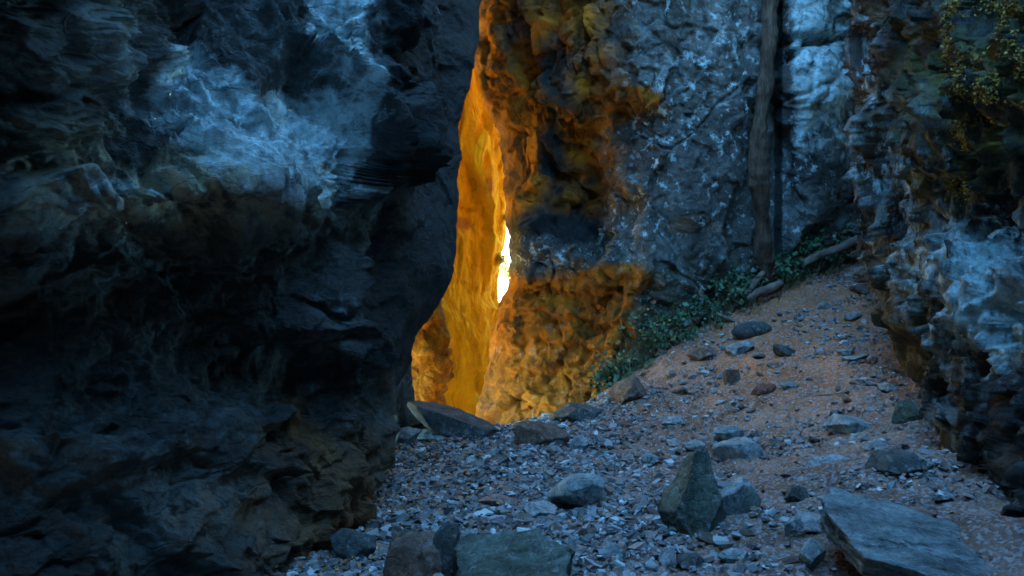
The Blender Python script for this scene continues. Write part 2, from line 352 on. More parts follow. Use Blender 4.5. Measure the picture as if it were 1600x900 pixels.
#          edge  , ~812     , 850       , 905        , 945       , 985       , 1060      , 1185      , 1216      , 1250      , 1340       , 1450      , 1600
ccols = {
    -1400: [11.8, (812, 11.4), (850, 11.0), (905, 10.6), (945, 10.4), (985, 10.2), (1060, 10.2), (1185, 10.4), (1216, 10.8), (1250, 10.6), (1340, 10.9), (1450, 11.2), (1700, 11.8)],
    -200:  [11.8, (790, 11.2), (840, 10.7), (905, 10.3), (945, 10.0), (985, 9.8), (1060, 9.7), (1185, 9.8), (1216, 10.3), (1250, 10.0), (1340, 10.2), (1450, 10.5), (1700, 11)],
    60:    [11.8, (785, 11.0), (830, 10.5), (885, 10.1), (935, 9.9), (985, 9.6), (1060, 9.5), (1185, 9.7), (1216, 10.2), (1250, 9.8), (1340, 10.0), (1450, 10.3), (1700, 11)],
    150:   [11.8, (800, 11.1), (850, 10.7), (885, 10.15), (930, 10.1), (980, 9.55), (1060, 9.5), (1185, 9.7), (1216, 10.2), (1250, 9.8), (1340, 10.05), (1450, 10.4), (1700, 11)],
    185:   [11.8, (805, 11.1), (855, 10.8), (885, 10.3), (930, 10.2), (985, 9.85), (1060, 9.6), (1185, 9.75), (1216, 10.25), (1250, 9.85), (1340, 10.1), (1450, 10.5), (1700, 11)],
    260:   [11.8, (812, 11.2), (845, 11.0), (885, 11.0), (925, 10.7), (965, 9.9), (1060, 9.65), (1185, 9.8), (1216, 10.3), (1250, 9.95), (1340, 10.2), (1450, 10.6), (1700, 11)],
    330:   [11.8, (825, 10.8), (855, 10.7), (895, 11.0), (932, 11.1), (952, 10.0), (1050, 9.65), (1185, 9.9), (1216, 10.3), (1250, 10.1), (1340, 10.3), (1450, 10.6), (1700, 11)],
    385:   [11.8, (825, 10.5), (860, 10.3), (905, 10.3), (935, 10.7), (952, 9.9), (1050, 9.6), (1185, 10.0), (1216, 10.3), (1250, 10.2), (1340, 10.5), (1450, 10.8), (1700, 11)],
    425:   [11.8, (822, 10.5), (860, 10.25), (905, 10.2), (930, 10.0), (960, 9.6), (1050, 9.6), (1185, 10.2), (1216, 10.5), (1250, 10.4), (1340, 10.8), (1450, 11), (1700, 11.2)],
    450:   [11.8, (815, 10.9), (850, 10.7), (905, 10.45), (930, 10.0), (965, 9.8), (1050, 9.7), (1185, 10.4), (1216, 10.6), (1250, 10.5), (1340, 10.9), (1450, 11), (1700, 11.2)],
    520:   [11.8, (800, 10.9), (840, 10.6), (900, 10.3), (935, 10.0), (965, 9.7), (1050, 9.8), (1185, 10.6), (1216, 10.7), (1250, 10.8), (1340, 11), (1450, 11.2), (1700, 11.4)],
    560:   [11.6, (800, 10.8), (840, 10.5), (900, 10.2), (935, 9.9), (965, 9.7), (1050, 10), (1185, 10.8), (1216, 10.9), (1250, 11), (1340, 11.2), (1450, 11.4), (1700, 11.6)],
    660:   [11.2, (800, 10.5), (840, 10.2), (890, 9.9), (930, 9.7), (965, 9.7), (1050, 10), (1185, 10.8), (1216, 10.9), (1250, 11), (1340, 11.2), (1450, 11.4), (1700, 11.6)],
    800:   [11.0, (800, 10.3), (840, 10), (890, 9.8), (930, 9.7), (965, 9.8), (1050, 10), (1185, 10.8), (1216, 10.9), (1250, 11), (1340, 11.2), (1450, 11.4), (1700, 11.6)]}
ce = sorted(CE)
cspec = {k: [(float(np.interp(k, ce, [CE[c] for c in ce])), v[0])] + v[1:] for k, v in ccols.items()}
pysC = pyrows(-1400, -40, 690, 800, 1.8, 24)
P = rows(cspec, pysC)
exC = np.interp(pysC, ce, [CE[c] for c in ce]); P[:, 0, 0] = (exC - 800) / FPX * P[:, 0, 1]
P[:, 1:] = smooth_rows(P[:, 1:], 4)
P[:, 1, 0] = np.maximum(P[:, 1, 0], P[:, 0, 0] + .08)
z = P[:, 0, 2]
pre = np.stack([np.stack([P[:, 0, 0] + 2.2, P[:, 0, 1] + 3.4, z], 1), np.stack([P[:, 0, 0] + .35, P[:, 0, 1] + .6, z], 1)], 1)
PC = np.concatenate([pre, P], 1)
CEW = lambda py: (np.interp(py, ce, [CE[c] for c in ce]) - 800) / FPX * 11.8
def dispC(V, N):
    px, py = pix(V)
    edge = np.exp(-((V[:, 0] - CEW(py)) / .22) ** 2)
    w = warp(V, .9, .35, 131)
    f1, e1 = facet(w * (1.1, 1.1, .75), 121, 1.4, .04); f2, e2 = facet(warp(V, 2.2, .10, 141) * (2.8, 2.8, 2.2), 122, 1.6, .03); f3, e3 = facet(V * (6.5, 6.5, 7.5), 123, 1.6, .04)
    lft = sm(1010, 930, px); f4, e4 = facet(warp(V, .7, .25, 124) * (.75, .75, .55), 125, 1.6); f5, e5 = facet(warp(V, 1.6, .12, 126) * (2.6, 2.6, .8), 127, 1.5)
    bl = blob(V, at(1000, 110, 9.6), (.6, 2, .8))              # small loose blocks high up
    d = f1 * (.07 + .03 * lft) + f2 * (.022 + .034 * lft + .04 * bl) + f3 * (.007 + .014 * lft + .026 * bl)
    d += ridged(w * (1.8, 1.8, .5), 4, 151) * .05 * lft + fbm(V * 1.0, 4, 152) * .10 + fbm(V * 5, 5, 153, .6) * (.035 - .026 * lft) + f4 * .13 * (1 - lft) + f5 * .085 * lft * sm(440, 400, py) - np.exp(-(e4 / .02) ** 2) * .05 + fbm(V * 16, 3, 154, .6) * .011 - sm(.55, .95, ridged(warp(V, 1.5, .2, 157) * (.9, .9, .22), 2, 158, .3)) * .09 * (1 - lft)
    d -= np.exp(-(e1 / .03) ** 2) * .035 * np.clip(fbm(V * 1.3, 3, 156) * 2 + .3, 0, 1)       # open joints between blocks
    d -= .22 * blob(V, at(1270, 65, 9.9), (.30, 1, .06)) + .0
    # the long joint curling across the right-hand slab
    jx = np.array([1225, 1238, 1262, 1290, 1340]); jy = np.array([125, 95, 68, 60, 52])
    jl = np.interp(px, jx, jy); d -= .16 * np.exp(-((py - jl) / 7) ** 2) * sm(1215, 1235, px) * sm(1400, 1350, px) * (V[:, 1] > 5)
    # bedding steps in the low orange part
    s = V[:, 2] * 2.6 + V[:, 0] * .3 + fbm(V * .9, 3, 155) * .8; saw = s - np.floor(s)
    d += (sm(0, .15, saw) - saw) * .10 * sm(430, 460, py) * sm(1000, 950, px)
    d += (sm(0, .15, saw) - saw) * .08 * sm(330, 350, py) * sm(450, 430, py) * sm(960, 930, px)
    d *= 1 - .8 * np.clip(edge, 0, 1)
    jit = np.stack([fbm(V * 3.4, 4, 181) * .05, 0 * d, fbm(V * 3, 4, 182) * .02], 1)
    return d, jit
def attC(V, N):
    px, py = pix(V)
    n = fbm(V * 1.5, 5, 190) * .28
    st = sm(1120, 900, px + n * 260) * .60 + .42 * sm(1020, 960, px + n * 160) * sm(400, 450, py)  # ochre towards the gap, bounced sun painted in, strongest low down
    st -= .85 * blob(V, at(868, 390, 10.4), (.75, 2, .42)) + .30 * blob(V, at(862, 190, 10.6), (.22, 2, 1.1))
    st += .75 * blob(V, at(985, 160, 9.7), (.35, 2, .12)) + .5 * blob(V, at(975, 435, 9.7), (.55, 2, .18)) + .4 * blob(V, at(1100, 350, 9.7), (.6, 2, .3))
    pale = np.clip(.75 * sm(1215, 1250, px) * sm(360, 200, py) + .55 * blob(V, at(1120, 40, 9.6), (1.2, 2, 1.2)) + n * 1.1, 0, 1) * sm(960, 1010, px)  # skylight on the upper right painted as paler rock
    dk = .25 * blob(V, at(860, 300, 10.8), (.5, 2, 1.0)) + .62 * sm(985, 915, px + n * 140) * sm(430, 330, py) + .25 * blob(V, at(905, 360, 11), (.3, 2, .5)) + np.clip(n, 0, 1) * .9 + .9 * np.exp(-((px - 1216) / 9) ** 2) * (py < 400)  # painted shade: alcove, upper brown face, groove beside the trunk
    li = .12 * sm(920, 1000, px) * (py < 420) + .3 * blob(V, at(985, 330, 9.7), (.3, 2, .8))
    mo = .9 * blob(V, at(1010, 480, 9.8), (.5, 2, .5)) + .6 * blob(V, at(1150, 420, 10.2), (1, 2, .25))
    return dict(stain_bounce=np.clip(st + n, 0, 1.2), lichen=li, moss=mo, pale=pale, dark=np.clip(dk, 0, .9))
nsC = [14, 14, 22, 34, 40, 34, 34, 50, 66, 20, 20, 46, 26, 14]
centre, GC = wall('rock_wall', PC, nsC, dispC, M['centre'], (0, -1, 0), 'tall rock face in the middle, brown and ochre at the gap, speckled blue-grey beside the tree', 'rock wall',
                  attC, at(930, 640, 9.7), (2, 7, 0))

# --- ochre wall deep in the gap, sunlit
OE = {-900: 800, 0: 800, 100: 800, 300: 797, 330: 791, 360: 787, 385: 786, 400: 783, 430: 780, 470: 778, 482: 790, 585: 785, 597: 757, 612: 755, 622: 780, 640: 775, 655: 752, 662: 775, 900: 775}
oe = sorted(OE)
pysO = pyrows(-900, 60, 700, 900, 2.2, 24)
ox = np.interp(pysO, oe, [OE[k] for k in oe])
def colat(px, Y, pys): 
    px = np.broadcast_to(px, pys.shape); return np.stack([(px - 800) / FPX * Y, np.broadcast_to(Y, pys.shape) * 1.0, 1.5 - (pys - 450) / FPX * Y], 1)
PO = np.stack([colat(200, 12.6, pysO), colat(520, 12.9, pysO), colat(640, 13.4, pysO), colat(705, 13.85, pysO), colat(745, 14.2, pysO), colat(ox - 6, 14.7, pysO), colat(ox, 14.9, pysO),
               np.stack([(ox - 800) / FPX * 14.9 - .8, 0 * ox + 17.2, 1.5 - (pysO - 450) / FPX * 14.9], 1)], 1)
def dispO(V, N):
    px, py = pix(V)
    f1, _ = facet(warp(V, .6, .4, 231) * (.8, .8, .4), 221); f2, _ = facet(warp(V, 1.5, .2, 232) * (2, 2, 1.2), 222)
    d = f1 * .10 + f2 * .03 + fbm(V * (2.5, 2.5, .8), 5, 233) * .09 + fbm(V * 6, 3, 234) * .02
    # wandering joint
    jl = np.interp(py, [60, 185, 215, 250, 300, 480, 640], [738, 724, 722, 716, 704, 700, 690]); d -= .09 * np.exp(-((px - jl) / 1.6) ** 2) * sm(300, 260, py)
    d -= .07 * blob(V, at(735, 325, 14.2), (.22, 1, .05)) + .05 * blob(V, at(726, 352, 14.2), (.12, 1, .12))
    jit = np.stack([fbm(V * 2.5, 4, 281) * .05, 0 * d, 0 * d], 1)
    return d * sm(0, 10, np.interp(py, oe, [OE[k] for k in oe]) - px + 4), jit
def attO(V, N):
    return dict(stain_bounce=.0 * V[:, 0] + .8 * blob(V, at(722, 350, 14.2), (.25, 2, .15)) + .8 * blob(V, at(765, 290, 14.3), (.12, 2, .2)))
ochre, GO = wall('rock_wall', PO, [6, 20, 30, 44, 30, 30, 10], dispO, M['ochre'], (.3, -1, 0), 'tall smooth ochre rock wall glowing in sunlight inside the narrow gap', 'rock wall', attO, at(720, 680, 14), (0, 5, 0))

# --- ochre buttress low in the gap, left of the tall ochre wall
BE = {430: 672, 470: 684, 500: 693, 520: 698, 560: 698, 600: 692, 640: 696, 700: 700, 760: 702}
be = sorted(BE); pysB = np.arange(400, 760, 2.4); bx = np.interp(pysB, be, [BE[k] for k in be])
tilt = np.interp(pysB, [400, 470, 760], [.9, .0, -.6])
PB = np.stack([colat(520, 13.2, pysB), colat(600, 12.6, pysB), colat(640, 12.4, pysB), colat(670, 12.35, pysB), colat(bx - 3, 12.6, pysB), colat(bx, 12.85, pysB),
               np.stack([(bx - 800) / FPX * 12.85 - .25, 0 * bx + 13.8, 1.5 - (pysB - 450) / FPX * 12.85], 1)], 1); PB[:, :5, 1] += tilt[:, None] * .5
def dispB(V, N):
    f1, _ = facet(warp(V, 1.5, .2, 331) * (2.2, 2.2, 2.6), 321); f2, _ = facet(V * 6, 322)
    return f1 * .09 + f2 * .025 + fbm(V * 3, 5, 333) * .08, np.stack([fbm(V * 4, 4, 381) * .05, 0 * f1, 0 * f1], 1)
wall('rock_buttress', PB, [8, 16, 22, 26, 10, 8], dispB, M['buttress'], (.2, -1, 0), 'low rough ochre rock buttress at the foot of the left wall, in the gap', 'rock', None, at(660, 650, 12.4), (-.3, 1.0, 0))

# --- right wall: close, ragged, ribbed
RE = {-1400: 1320, -300: 1330, 0: 1336, 60: 1338, 120: 1341, 160: 1337, 240: 1338, 300: 1340, 345: 1346, 380: 1358, 420: 1376, 450: 1386, 500: 1398, 540: 1408, 575: 1420, 610: 1436, 640: 1448, 670: 1470, 700: 1496, 735: 1535,
      765: 1575, 800: 1620, 850: 1670, 920: 1740, 1050: 1850}
re_ = sorted(RE); reY = {-1400: 8.6, 0: 8.4, 300: 8.7, 400: 9.2, 450: 8.8, 500: 8.0, 560: 7.2, 620: 6.5, 680: 5.8, 740: 5.0, 800: 4.3, 900: 3.6, 1050: 3.0}
ry = sorted(reY)
pysR = pyrows(-1400, -50, 930, 1050, 2.1, 24)
rx = np.interp(pysR, re_, [RE[k] for k in re_]); rY = np.interp(pysR, ry, [reY[k] for k in ry])
rcols = {
    -1400: [(1400, 7.6), (1480, 6.6), (1540, 5.9), (1620, 5.2), (1800, 4.4), (2200, 3.4)],
    0:     [(1370, 7.5), (1440, 6.4), (1490, 5.7), (1560, 5.1), (1640, 4.6), (1900, 3.5)],
    200:   [(1372, 7.4), (1430, 6.3), (1480, 5.7), (1550, 5.2), (1640, 4.6), (1900, 3.5)],
    300:   [(1378, 7.3), (1430, 6.5), (1475, 5.9), (1540, 5.45), (1640, 4.8), (1900, 3.6)],
    380:   [(1400, 7.3), (1440, 6.6), (1480, 5.9), (1540, 5.5), (1640, 4.9), (1900, 3.5)],
    460:   [(1420, 7.1), (1460, 6.2), (1500, 5.6), (1560, 5.0), (1640, 4.4), (1900, 3.2)],
    520:   [(1430, 6.8), (1465, 6.1), (1510, 5.5), (1570, 4.9), (1640, 4.3), (1900, 3.1)],
    560:   [(1440, 6.6), (1475, 6.05), (1515, 5.6), (1570, 5.0), (1640, 4.35), (1900, 3.1)],
    640:   [(1470, 6.1), (1500, 5.75), (1540, 5.3), (1590, 4.65), (1660, 4.05), (1900, 3.0)],
    720:   [(1540, 5.0), (1565, 4.75), (1600, 4.3), (1640, 4.1), (1700, 3.7), (1920, 2.9)],
    800:   [(1640, 4.2), (1660, 4.1), (1690, 3.9), (1720, 3.7), (1780, 3.3), (1960, 2.7)],
    1050:  [(1900, 2.8), (1920, 2.8), (1950, 2.7), (2000, 2.6), (2060, 2.5), (2200, 2.3)]}
P = smooth_rows(rows(rcols, pysR), 8)
z = P[:, -1, 2]; zb = rY * 0 + (1.5 - (pysR - 450) / FPX * rY)
preR = np.stack([np.stack([(rx - 800) / FPX * rY + 3.0, rY + 1.8, zb], 1), np.stack([(rx - 800) / FPX * rY + .4, rY + .5, zb], 1), colat(0, 1, pysR) * 0 + np.stack([(rx - 800) / FPX * rY, rY, zb], 1)], 1)
postR = np.stack([np.stack([3.1 + 0 * z, 0 * z + .6, z], 1), np.stack([3.8 + 0 * z, 0 * z - 5, z], 1)], 1)
PR = np.concatenate([preR, P, postR], 1)
def dispR(V, N):
    px, py = pix(V)
    edge = np.exp(-((px - np.interp(py, re_, [RE[k] for k in re_])) / 22) ** 2) * (V[:, 1] > 3.4)
    w = warp(V, 1.1, .35, 431)
    sh = w.copy(); sh[:, 0] += .35 * w[:, 2]
    f1, e1 = facet(sh * (2.6, 2.0, 1.0), 421); f2, e2 = facet(warp(V, 2.4, .15, 441) * (5, 5, 2.6), 422, 1.6, .03); f3, _ = facet(V * (12, 12, 8), 423, 1.6, .03)
    d = f1 * .12 + f2 * .065 + f3 * .022 + ridged(sh * (2.6, 1.8, .55), 3, 451) * .17 + fbm(V * 1.3, 5, 452) * .09 + fbm(V * 7, 4, 453, .6) * .03 + ridged(sh * (9, 7, 3), 2, 456) * .014 + fbm(V * 24, 2, 454) * .009
    d -= .10 * sm(.35, .6, fbm(V * 3.2, 3, 455))
    # undercut hollows: mid-right, and by the foot
    d -= .18 * blob(V, at(1560, 290, 5.2), (.35, .8, .3)) + .22 * blob(V, at(1435, 560, 6.6), (.14, .5, .32)) + .10 * blob(V, at(1560, 560, 4.9), (.3, .6, .14))
    d *= 1 - .75 * np.clip(edge, 0, 1)
    return d, np.stack([fbm(V * 4, 4, 481) * .045, fbm(V * 4, 4, 483) * .03, fbm(V * 4, 4, 482) * .03], 1)
def attR(V, N):
    px, py = pix(V)
    mo = .9 * blob(V, at(1565, 110, 5.0), (.45, 1, .5)) + .9 * blob(V, at(1492, 130, 5.6), (.09, 1, .8)) + .7 * blob(V, at(1450, 470, 6.1), (.16, 1, .3))
    n = fbm(V * (2.2, 2.2, 1.0), 5, 491)
    pale = .0 + .26 * sm(.1, .55, ridged(V * (3.2, 2.4, .5) + (V[:, 2:3] * (.9, 0, 0)), 3, 492)) + 1.0 * blob(V, at(1560, 470, 4.8), (.42, 1, .42)) + .85 * blob(V, at(1480, 400, 6.0), (.3, 1, .3)) + .8 * blob(V, at(1410, 200, 7), (.2, 1.2, 1.0)) + .6 * blob(V, at(1460, 60, 6), (.2, 1, .5)) + .5 * blob(V, at(1590, 650, 4.3), (.2, 1, .2)) + n * .5  # pale mottling, with highlights painted on ridges and bulges
    dk = .55 * sm(300, 150, py) * sm(1340, 1400, px) + .5 * sm(-.1, .5, -n) + .8 * blob(V, at(1440, 590, 6.4), (.2, 1, .45)) + .6 * blob(V, at(1560, 300, 5.2), (.3, 1, .3)) + .55 * blob(V, at(1620, 720, 4.2), (.6, 1, .4))  # shade painted into the hollows and foot; upper face darker too
    li = .5 * blob(V, at(1570, 450, 4.8), (.4, 1, .4)) + .5 * blob(V, at(1470, 420, 6.0), (.3, 1, .25)) + .4 * blob(V, at(1390, 210, 7), (.25, 1, 1.0))
    return dict(pale=np.clip(pale, 0, 1), dark=dk, moss=mo, lichen=li, stain_bounce=.2 * blob(V, at(1375, 330, 7.9), (.12, 1.5, .7)))
nsR = [8, 14, 26, 40, 32, 40, 46, 46, 20, 10]
right, GR = wall('rock_wall', PR, nsR, dispR, M['right'], (-1, -.4, 0), 'rugged near rock wall on the right with golden moss and blue-white mottling', 'rock wall', attR, at(1500, 720, 5.2), (7, 2, 0))
# --- unseen rock wall added behind the viewer to keep light out
zz = np.linspace(8.5, -1.2, 60); xs = [-5.5, -3.6, -2, 0, 2, 3.6, 5.5]
PBk = np.stack([np.stack([x + 0 * zz, -4.6 + .35 * abs(x) + 0 * zz + .12 * zz, zz], 1) for x in xs], 1)
wall('rock_wall', PBk, [12] * 6, lambda V, N: facet(V * .8, 521)[0] * .25 + fbm(V * 1.2, 5, 522) * .25, M['outer'], (0, 1, 0),
     'unseen grey rock wall added behind the viewer to block light', 'rock wall', None, (0, -4.6, -.5), (0, -6, 0))

# ------------------------------------------------------------------ ground
gp = [at(520, 900, 4.2), at(700, 900, 4.1), at(900, 900, 4.1), at(1100, 900, 4.05), at(1300, 900, 3.9), at(1500, 880, 3.75), at(1600, 820, 3.9),
      (0, 0, -.1), (1.5, 0, .1), (-1.5, 0, 0), (0, -5, 0), (2.5, 0, .4), (-2.5, 2, 0), (2.6, 2, .3), (-1, 2, -.05), (0, 2.4, -.05), (1.2, 2.4, 0),
      at(600, 780, 5.6), at(750, 770, 5.75), at(900, 760, 5.9), at(1060, 750, 6.0), at(1200, 735, 6.0), at(1350, 700, 6.0), at(1480, 700, 5.2), at(1440, 622, 6.5), at(1560, 775, 4.6), at(1505, 725, 5.3), at(1620, 815, 4.2),
      at(620, 690, 7.4), at(700, 668, 8.0), at(780, 674, 8.4), at(860, 652, 8.7), at(930, 625, 8.9), at(1000, 603, 8.6), at(1000, 565, 9.4), at(1080, 640, 7.7),
      at(1180, 600, 7.8), at(1280, 565, 7.9), at(1380, 545, 7.8), at(1100, 503, 9.9), at(1150, 520, 9.2), at(1280, 450, 10.0), at(1200, 445, 10.4), at(1340, 385, 11.0),
      at(1400, 500, 8.5), at(1370, 415, 10.3), at(1060, 530, 9.5), (-3, 7.5, .1), (-5, 7, .1), (-1, 10.4, -1.2), (0, 10.4, -1.2), (-1, 13, -1.5), (.4, 13, -1.5), (-3, 11, -.9),
      (4, 12.5, 2.3), (6, 12, 2.6), (5.2, 9, 1.6), (4.6, 6, 1.0), (4, 3, .6), (2.5, 13, 1.2), (-6, 13, -1)]
gp = np.array(gp)
def tps_k(r2): return .5 * r2 * np.log(np.maximum(r2, 1e-12))
_n = len(gp); _r2 = ((gp[:, None, :2] - gp[None, :, :2]) ** 2).sum(-1)
_A = np.zeros((_n + 3, _n + 3)); _A[:_n, :_n] = tps_k(_r2) + .02 * np.eye(_n); _A[:_n, _n] = 1; _A[:_n, _n + 1:] = gp[:, :2]; _A[_n, :_n] = 1; _A[_n + 1:, :_n] = gp[:, :2].T
_w = np.linalg.solve(_A, np.concatenate([gp[:, 2], np.zeros(3)]))
def ground0(x, y):
    x = np.asarray(x, float).ravel(); y = np.asarray(y, float).ravel(); z = np.zeros(len(x))
    xc = np.clip(x, -6, 7); yc = np.clip(y, -5, 13.5)
    for i in range(_n): z += _w[i] * tps_k((xc - gp[i, 0]) ** 2 + (yc - gp[i, 1]) ** 2)
    z += _w[_n] + _w[_n + 1] * xc + _w[_n + 2] * yc
    r = np.hypot(x, y - 5); t = sm(13, 40, r)
    far = -1.5 - np.clip(r - 20, 0, 60) * .05 + 2.5 * np.sin(x * .021 + 1) * sm(60, 200, r)
    return z * (1 - t) + far * t
def gz(x, y):
    z = ground0(x, y); x = np.asarray(x, float).ravel(); y = np.asarray(y, float).ravel()
    p = np.stack([x, y, 0 * x], 1)
    z = z + fbm(p * 1.1, 4, 601) * .06 + fbm(p * 4.5, 4, 602) * .022
    return z
def g1(x, y): return float(gz([x], [y])[0])
def gnormal(x, y, e=.12):
    a = gz([x - e, x + e, x, x], [y, y, y - e, y + e]); v = Vector((-(a[1] - a[0]) / (2 * e), -(a[3] - a[2]) / (2 * e), 1)); return v.normalized()
def hit(px, py, near=2.8, far=13):
    Y = np.linspace(near, far, 500); x = (px - 800) / FPX * Y; zr = 1.5 - (py - 450) / FPX * Y; zg = gz(x, Y)
    k = np.argmax(zr < zg); Yh = Y[k] if (zr < zg).any() else 6; return np.array([(px - 800) / FPX * Yh, Yh, g1((px - 800) / FPX * Yh, Yh)])
def axis(lo, d0, d1, hi, step):
    dense = np.arange(d0, d1, step); a = d0 - np.geomspace(step, d0 - lo, 36)[::-1]; b = d1 + np.geomspace(step, hi - d1, 36); return np.concatenate([a, dense, b])
gx = axis(-900, -1.9, 4.9, 900, .016); gy = axis(-900, 3.6, 11.2, 2500, .017)
X, Yg = np.meshgrid(gx, gy); p2 = np.stack([X.ravel(), Yg.ravel(), 0 * X.ravel()], 1)
Z = gz(p2[:, 0], p2[:, 1]); near_m = (np.hypot(p2[:, 0] - 1, p2[:, 1] - 7) < 9).astype(float)
ff, fe = facet(p2 * (5, 5, 1), 611); ff2, fe2 = facet(p2 * (14, 14, 1), 612)
Z += near_m * (ff * .016 + ff2 * .007 + fbm(p2 * 16, 3, 613) * .008)
VG = np.stack([p2[:, 0], p2[:, 1], Z], 1)
pxg, pyg = pix(VG)
red = np.clip(blob(p2, (3.2, 9.2, 0), (1.5, 1.9, 1)) * 1.5 + .25 * blob(p2, (1.6, 7.2, 0), (1.8, 1.5, 1)), 0, 1)
chan = sm(1.1, .2, p2[:, 0] - (p2[:, 1] - 4) * .05) * (p2[:, 1] < 9)
b = NB('trodden earth'); v = b.map()
n1 = b.noise(v, 2.2, 10, .65, .4); n2 = b.noise(v, 24, 8, .7)
earth = b.ramp(n1, [(.3, (.075, .05, .038)), (.5, (.16, .105, .078)), (.7, (.28, .195, .15))])
redc = b.ramp(n1, [(.3, (.24, .095, .035)), (.7, (.44, .20, .085))])
col = b.mix(b.math('MULTIPLY', b.attr('red'), 1.0, True), earth, redc)
grey = b.ramp(b.noise(v, 40, 4, .6), [(.3, (.09, .09, .09)), (.7, (.26, .26, .27))])
col = b.mix(b.math('MULTIPLY', b.attr('chan'), b.ramp(n2, [(.4, 0.2), (.6, 1)]), True), col, grey)
col = b.mix(b.math('MULTIPLY', b.attr('bounce_floor'), 1.0, True), col, b.ramp(n1, [(.3, (.38, .26, .13)), (.7, (.55, .40, .22))]))  # unseen floor behind the ledge, made pale to bounce sun into the gap
vc = b.vor(v, 55, 'F1', 'Color'); vd = b.vor(v, 55, 'F1')
pm = b.ramp(vc, [(.55, 0), (.62, 1)])
col = b.mix(b.math('MULTIPLY', pm, .55), col, b.ramp(vc, [(.5, (.12, .12, .13)), (.8, (.34, .34, .36))]))
col = b.mix(.7, col, b.ramp(n2, [(.3, .4), (.6, 1.0)]), 'MULTIPLY')
nrm = b.bump(b.math('ADD', b.noise(v, 12, 12, .72), b.math('MULTIPLY', vd, -.4)), .8, .03)
M['ground'] = b.done(col, nrm, .95, .2)
ground = mesh_from('ground', VG, gridfaces(len(gy), len(gx)), M['ground'], True, dict(red=red, chan=chan, bounce_floor=sm(8.9, 9.6, p2[:, 1]) * sm(1.2, .4, p2[:, 0])))
tag(ground, kind='structure')

# ------------------------------------------------------------------ stones
def stone_mat(name, dark, mid, light, **k):
    return rock_mat(name, dark, mid, light, speck_amt=.25, speck_scale=26, s1=k.pop('s1', 4), cs=6, bump=k.pop('bump', .7), **k)
M['s_blue'] = stone_mat('blue-grey stone', (.16, .17, .17), (.34, .38, .39), (.60, .68, .70))
M['s_dark'] = stone_mat('dark damp stone', (.04, .045, .045), (.09, .10, .10), (.18, .19, .19))
M['s_olive'] = stone_mat('olive dark stone', (.04, .05, .035), (.12, .14, .11), (.30, .36, .36), s1=2.5)
M['s_brown'] = stone_mat('brown stone', (.09, .06, .045), (.17, .12, .09), (.27, .20, .16))
M['s_pink'] = stone_mat('pinkish stone', (.24, .16, .14), (.36, .25, .21), (.48, .36, .31))
M['s_red'] = stone_mat('red brick-brown stone', (.14, .05, .03), (.22, .08, .045), (.3, .13, .08))
M['s_slab'] = rock_mat('banded slab stone', (.12, .13, .13), (.34, .38, .39), (.62, .69, .71), rot=(R(10), R(-14), 0), scl=(1.2, 3.5, 5), s1=2.2, crack=.4, bump=1.0, speck_amt=.4, speck_scale=22)
M['s_pale'] = stone_mat('pale stone', (.32, .33, .34), (.45, .46, .47), (.58, .59, .60))
ICO = {}
def ico(sub):
    if sub not in ICO:
        import bmesh
        bm = bmesh.new(); bmesh.ops.create_icosphere(bm, subdivisions=sub, radius=1)
        ICO[sub] = (np.array([v.co[:] for v in bm.verts]), np.array([[v.index for v in f.verts] for f in bm.faces])); bm.free()
    return ICO[sub]
def stone_shape(dims, seed, sub=5, cuts=26, lo=.48, hi=.8, planes=(), rough=.022, layer=0):
    """convex broken stone: unit ball chopped by planes, stretched, then roughened. planes: (nx,ny,nz,d) chosen cuts. Base at z=0"""
    D, F = ico(sub); r = np.ones(len(D)); g = np.random.default_rng(seed)
    pl = [tuple(q) for q in planes]
    for _ in range(cuts):
        n = g.normal(size=3); n /= np.linalg.norm(n); pl.append((*n, g.uniform(lo, hi)))
    for nx, ny, nz, d in pl:
        n = np.array([nx, ny, nz], float); n /= np.linalg.norm(n)
        c = D @ n; r = np.where(c > 1e-3, np.minimum(r, d / np.maximum(c, 1e-3)), r)
    V = D * r[:, None]; V /= (V.max(0) - V.min(0)); V = V * np.array(dims)
    s = min(dims)
    N = D
    q = V / s * 1.0 + seed * 3.1
    V = V + N * (fbm(q * 2.2, 5, seed) * rough * s * 1.6 + facet(q * 3.2, seed)[0] * rough * s * .7)[:, None]
    if layer:
        t = V[:, 2] / s * layer + fbm(q * 1.2, 3, seed + 5) * .6; V[:, :2] *= (1 + .05 * (sm(0, .3, t - np.floor(t)) - .5))[:, None]
    V[:, 2] -= V[:, 2].min()
    return V, F
ATT0 = lambda n: dict(stain_bounce=np.zeros(n))
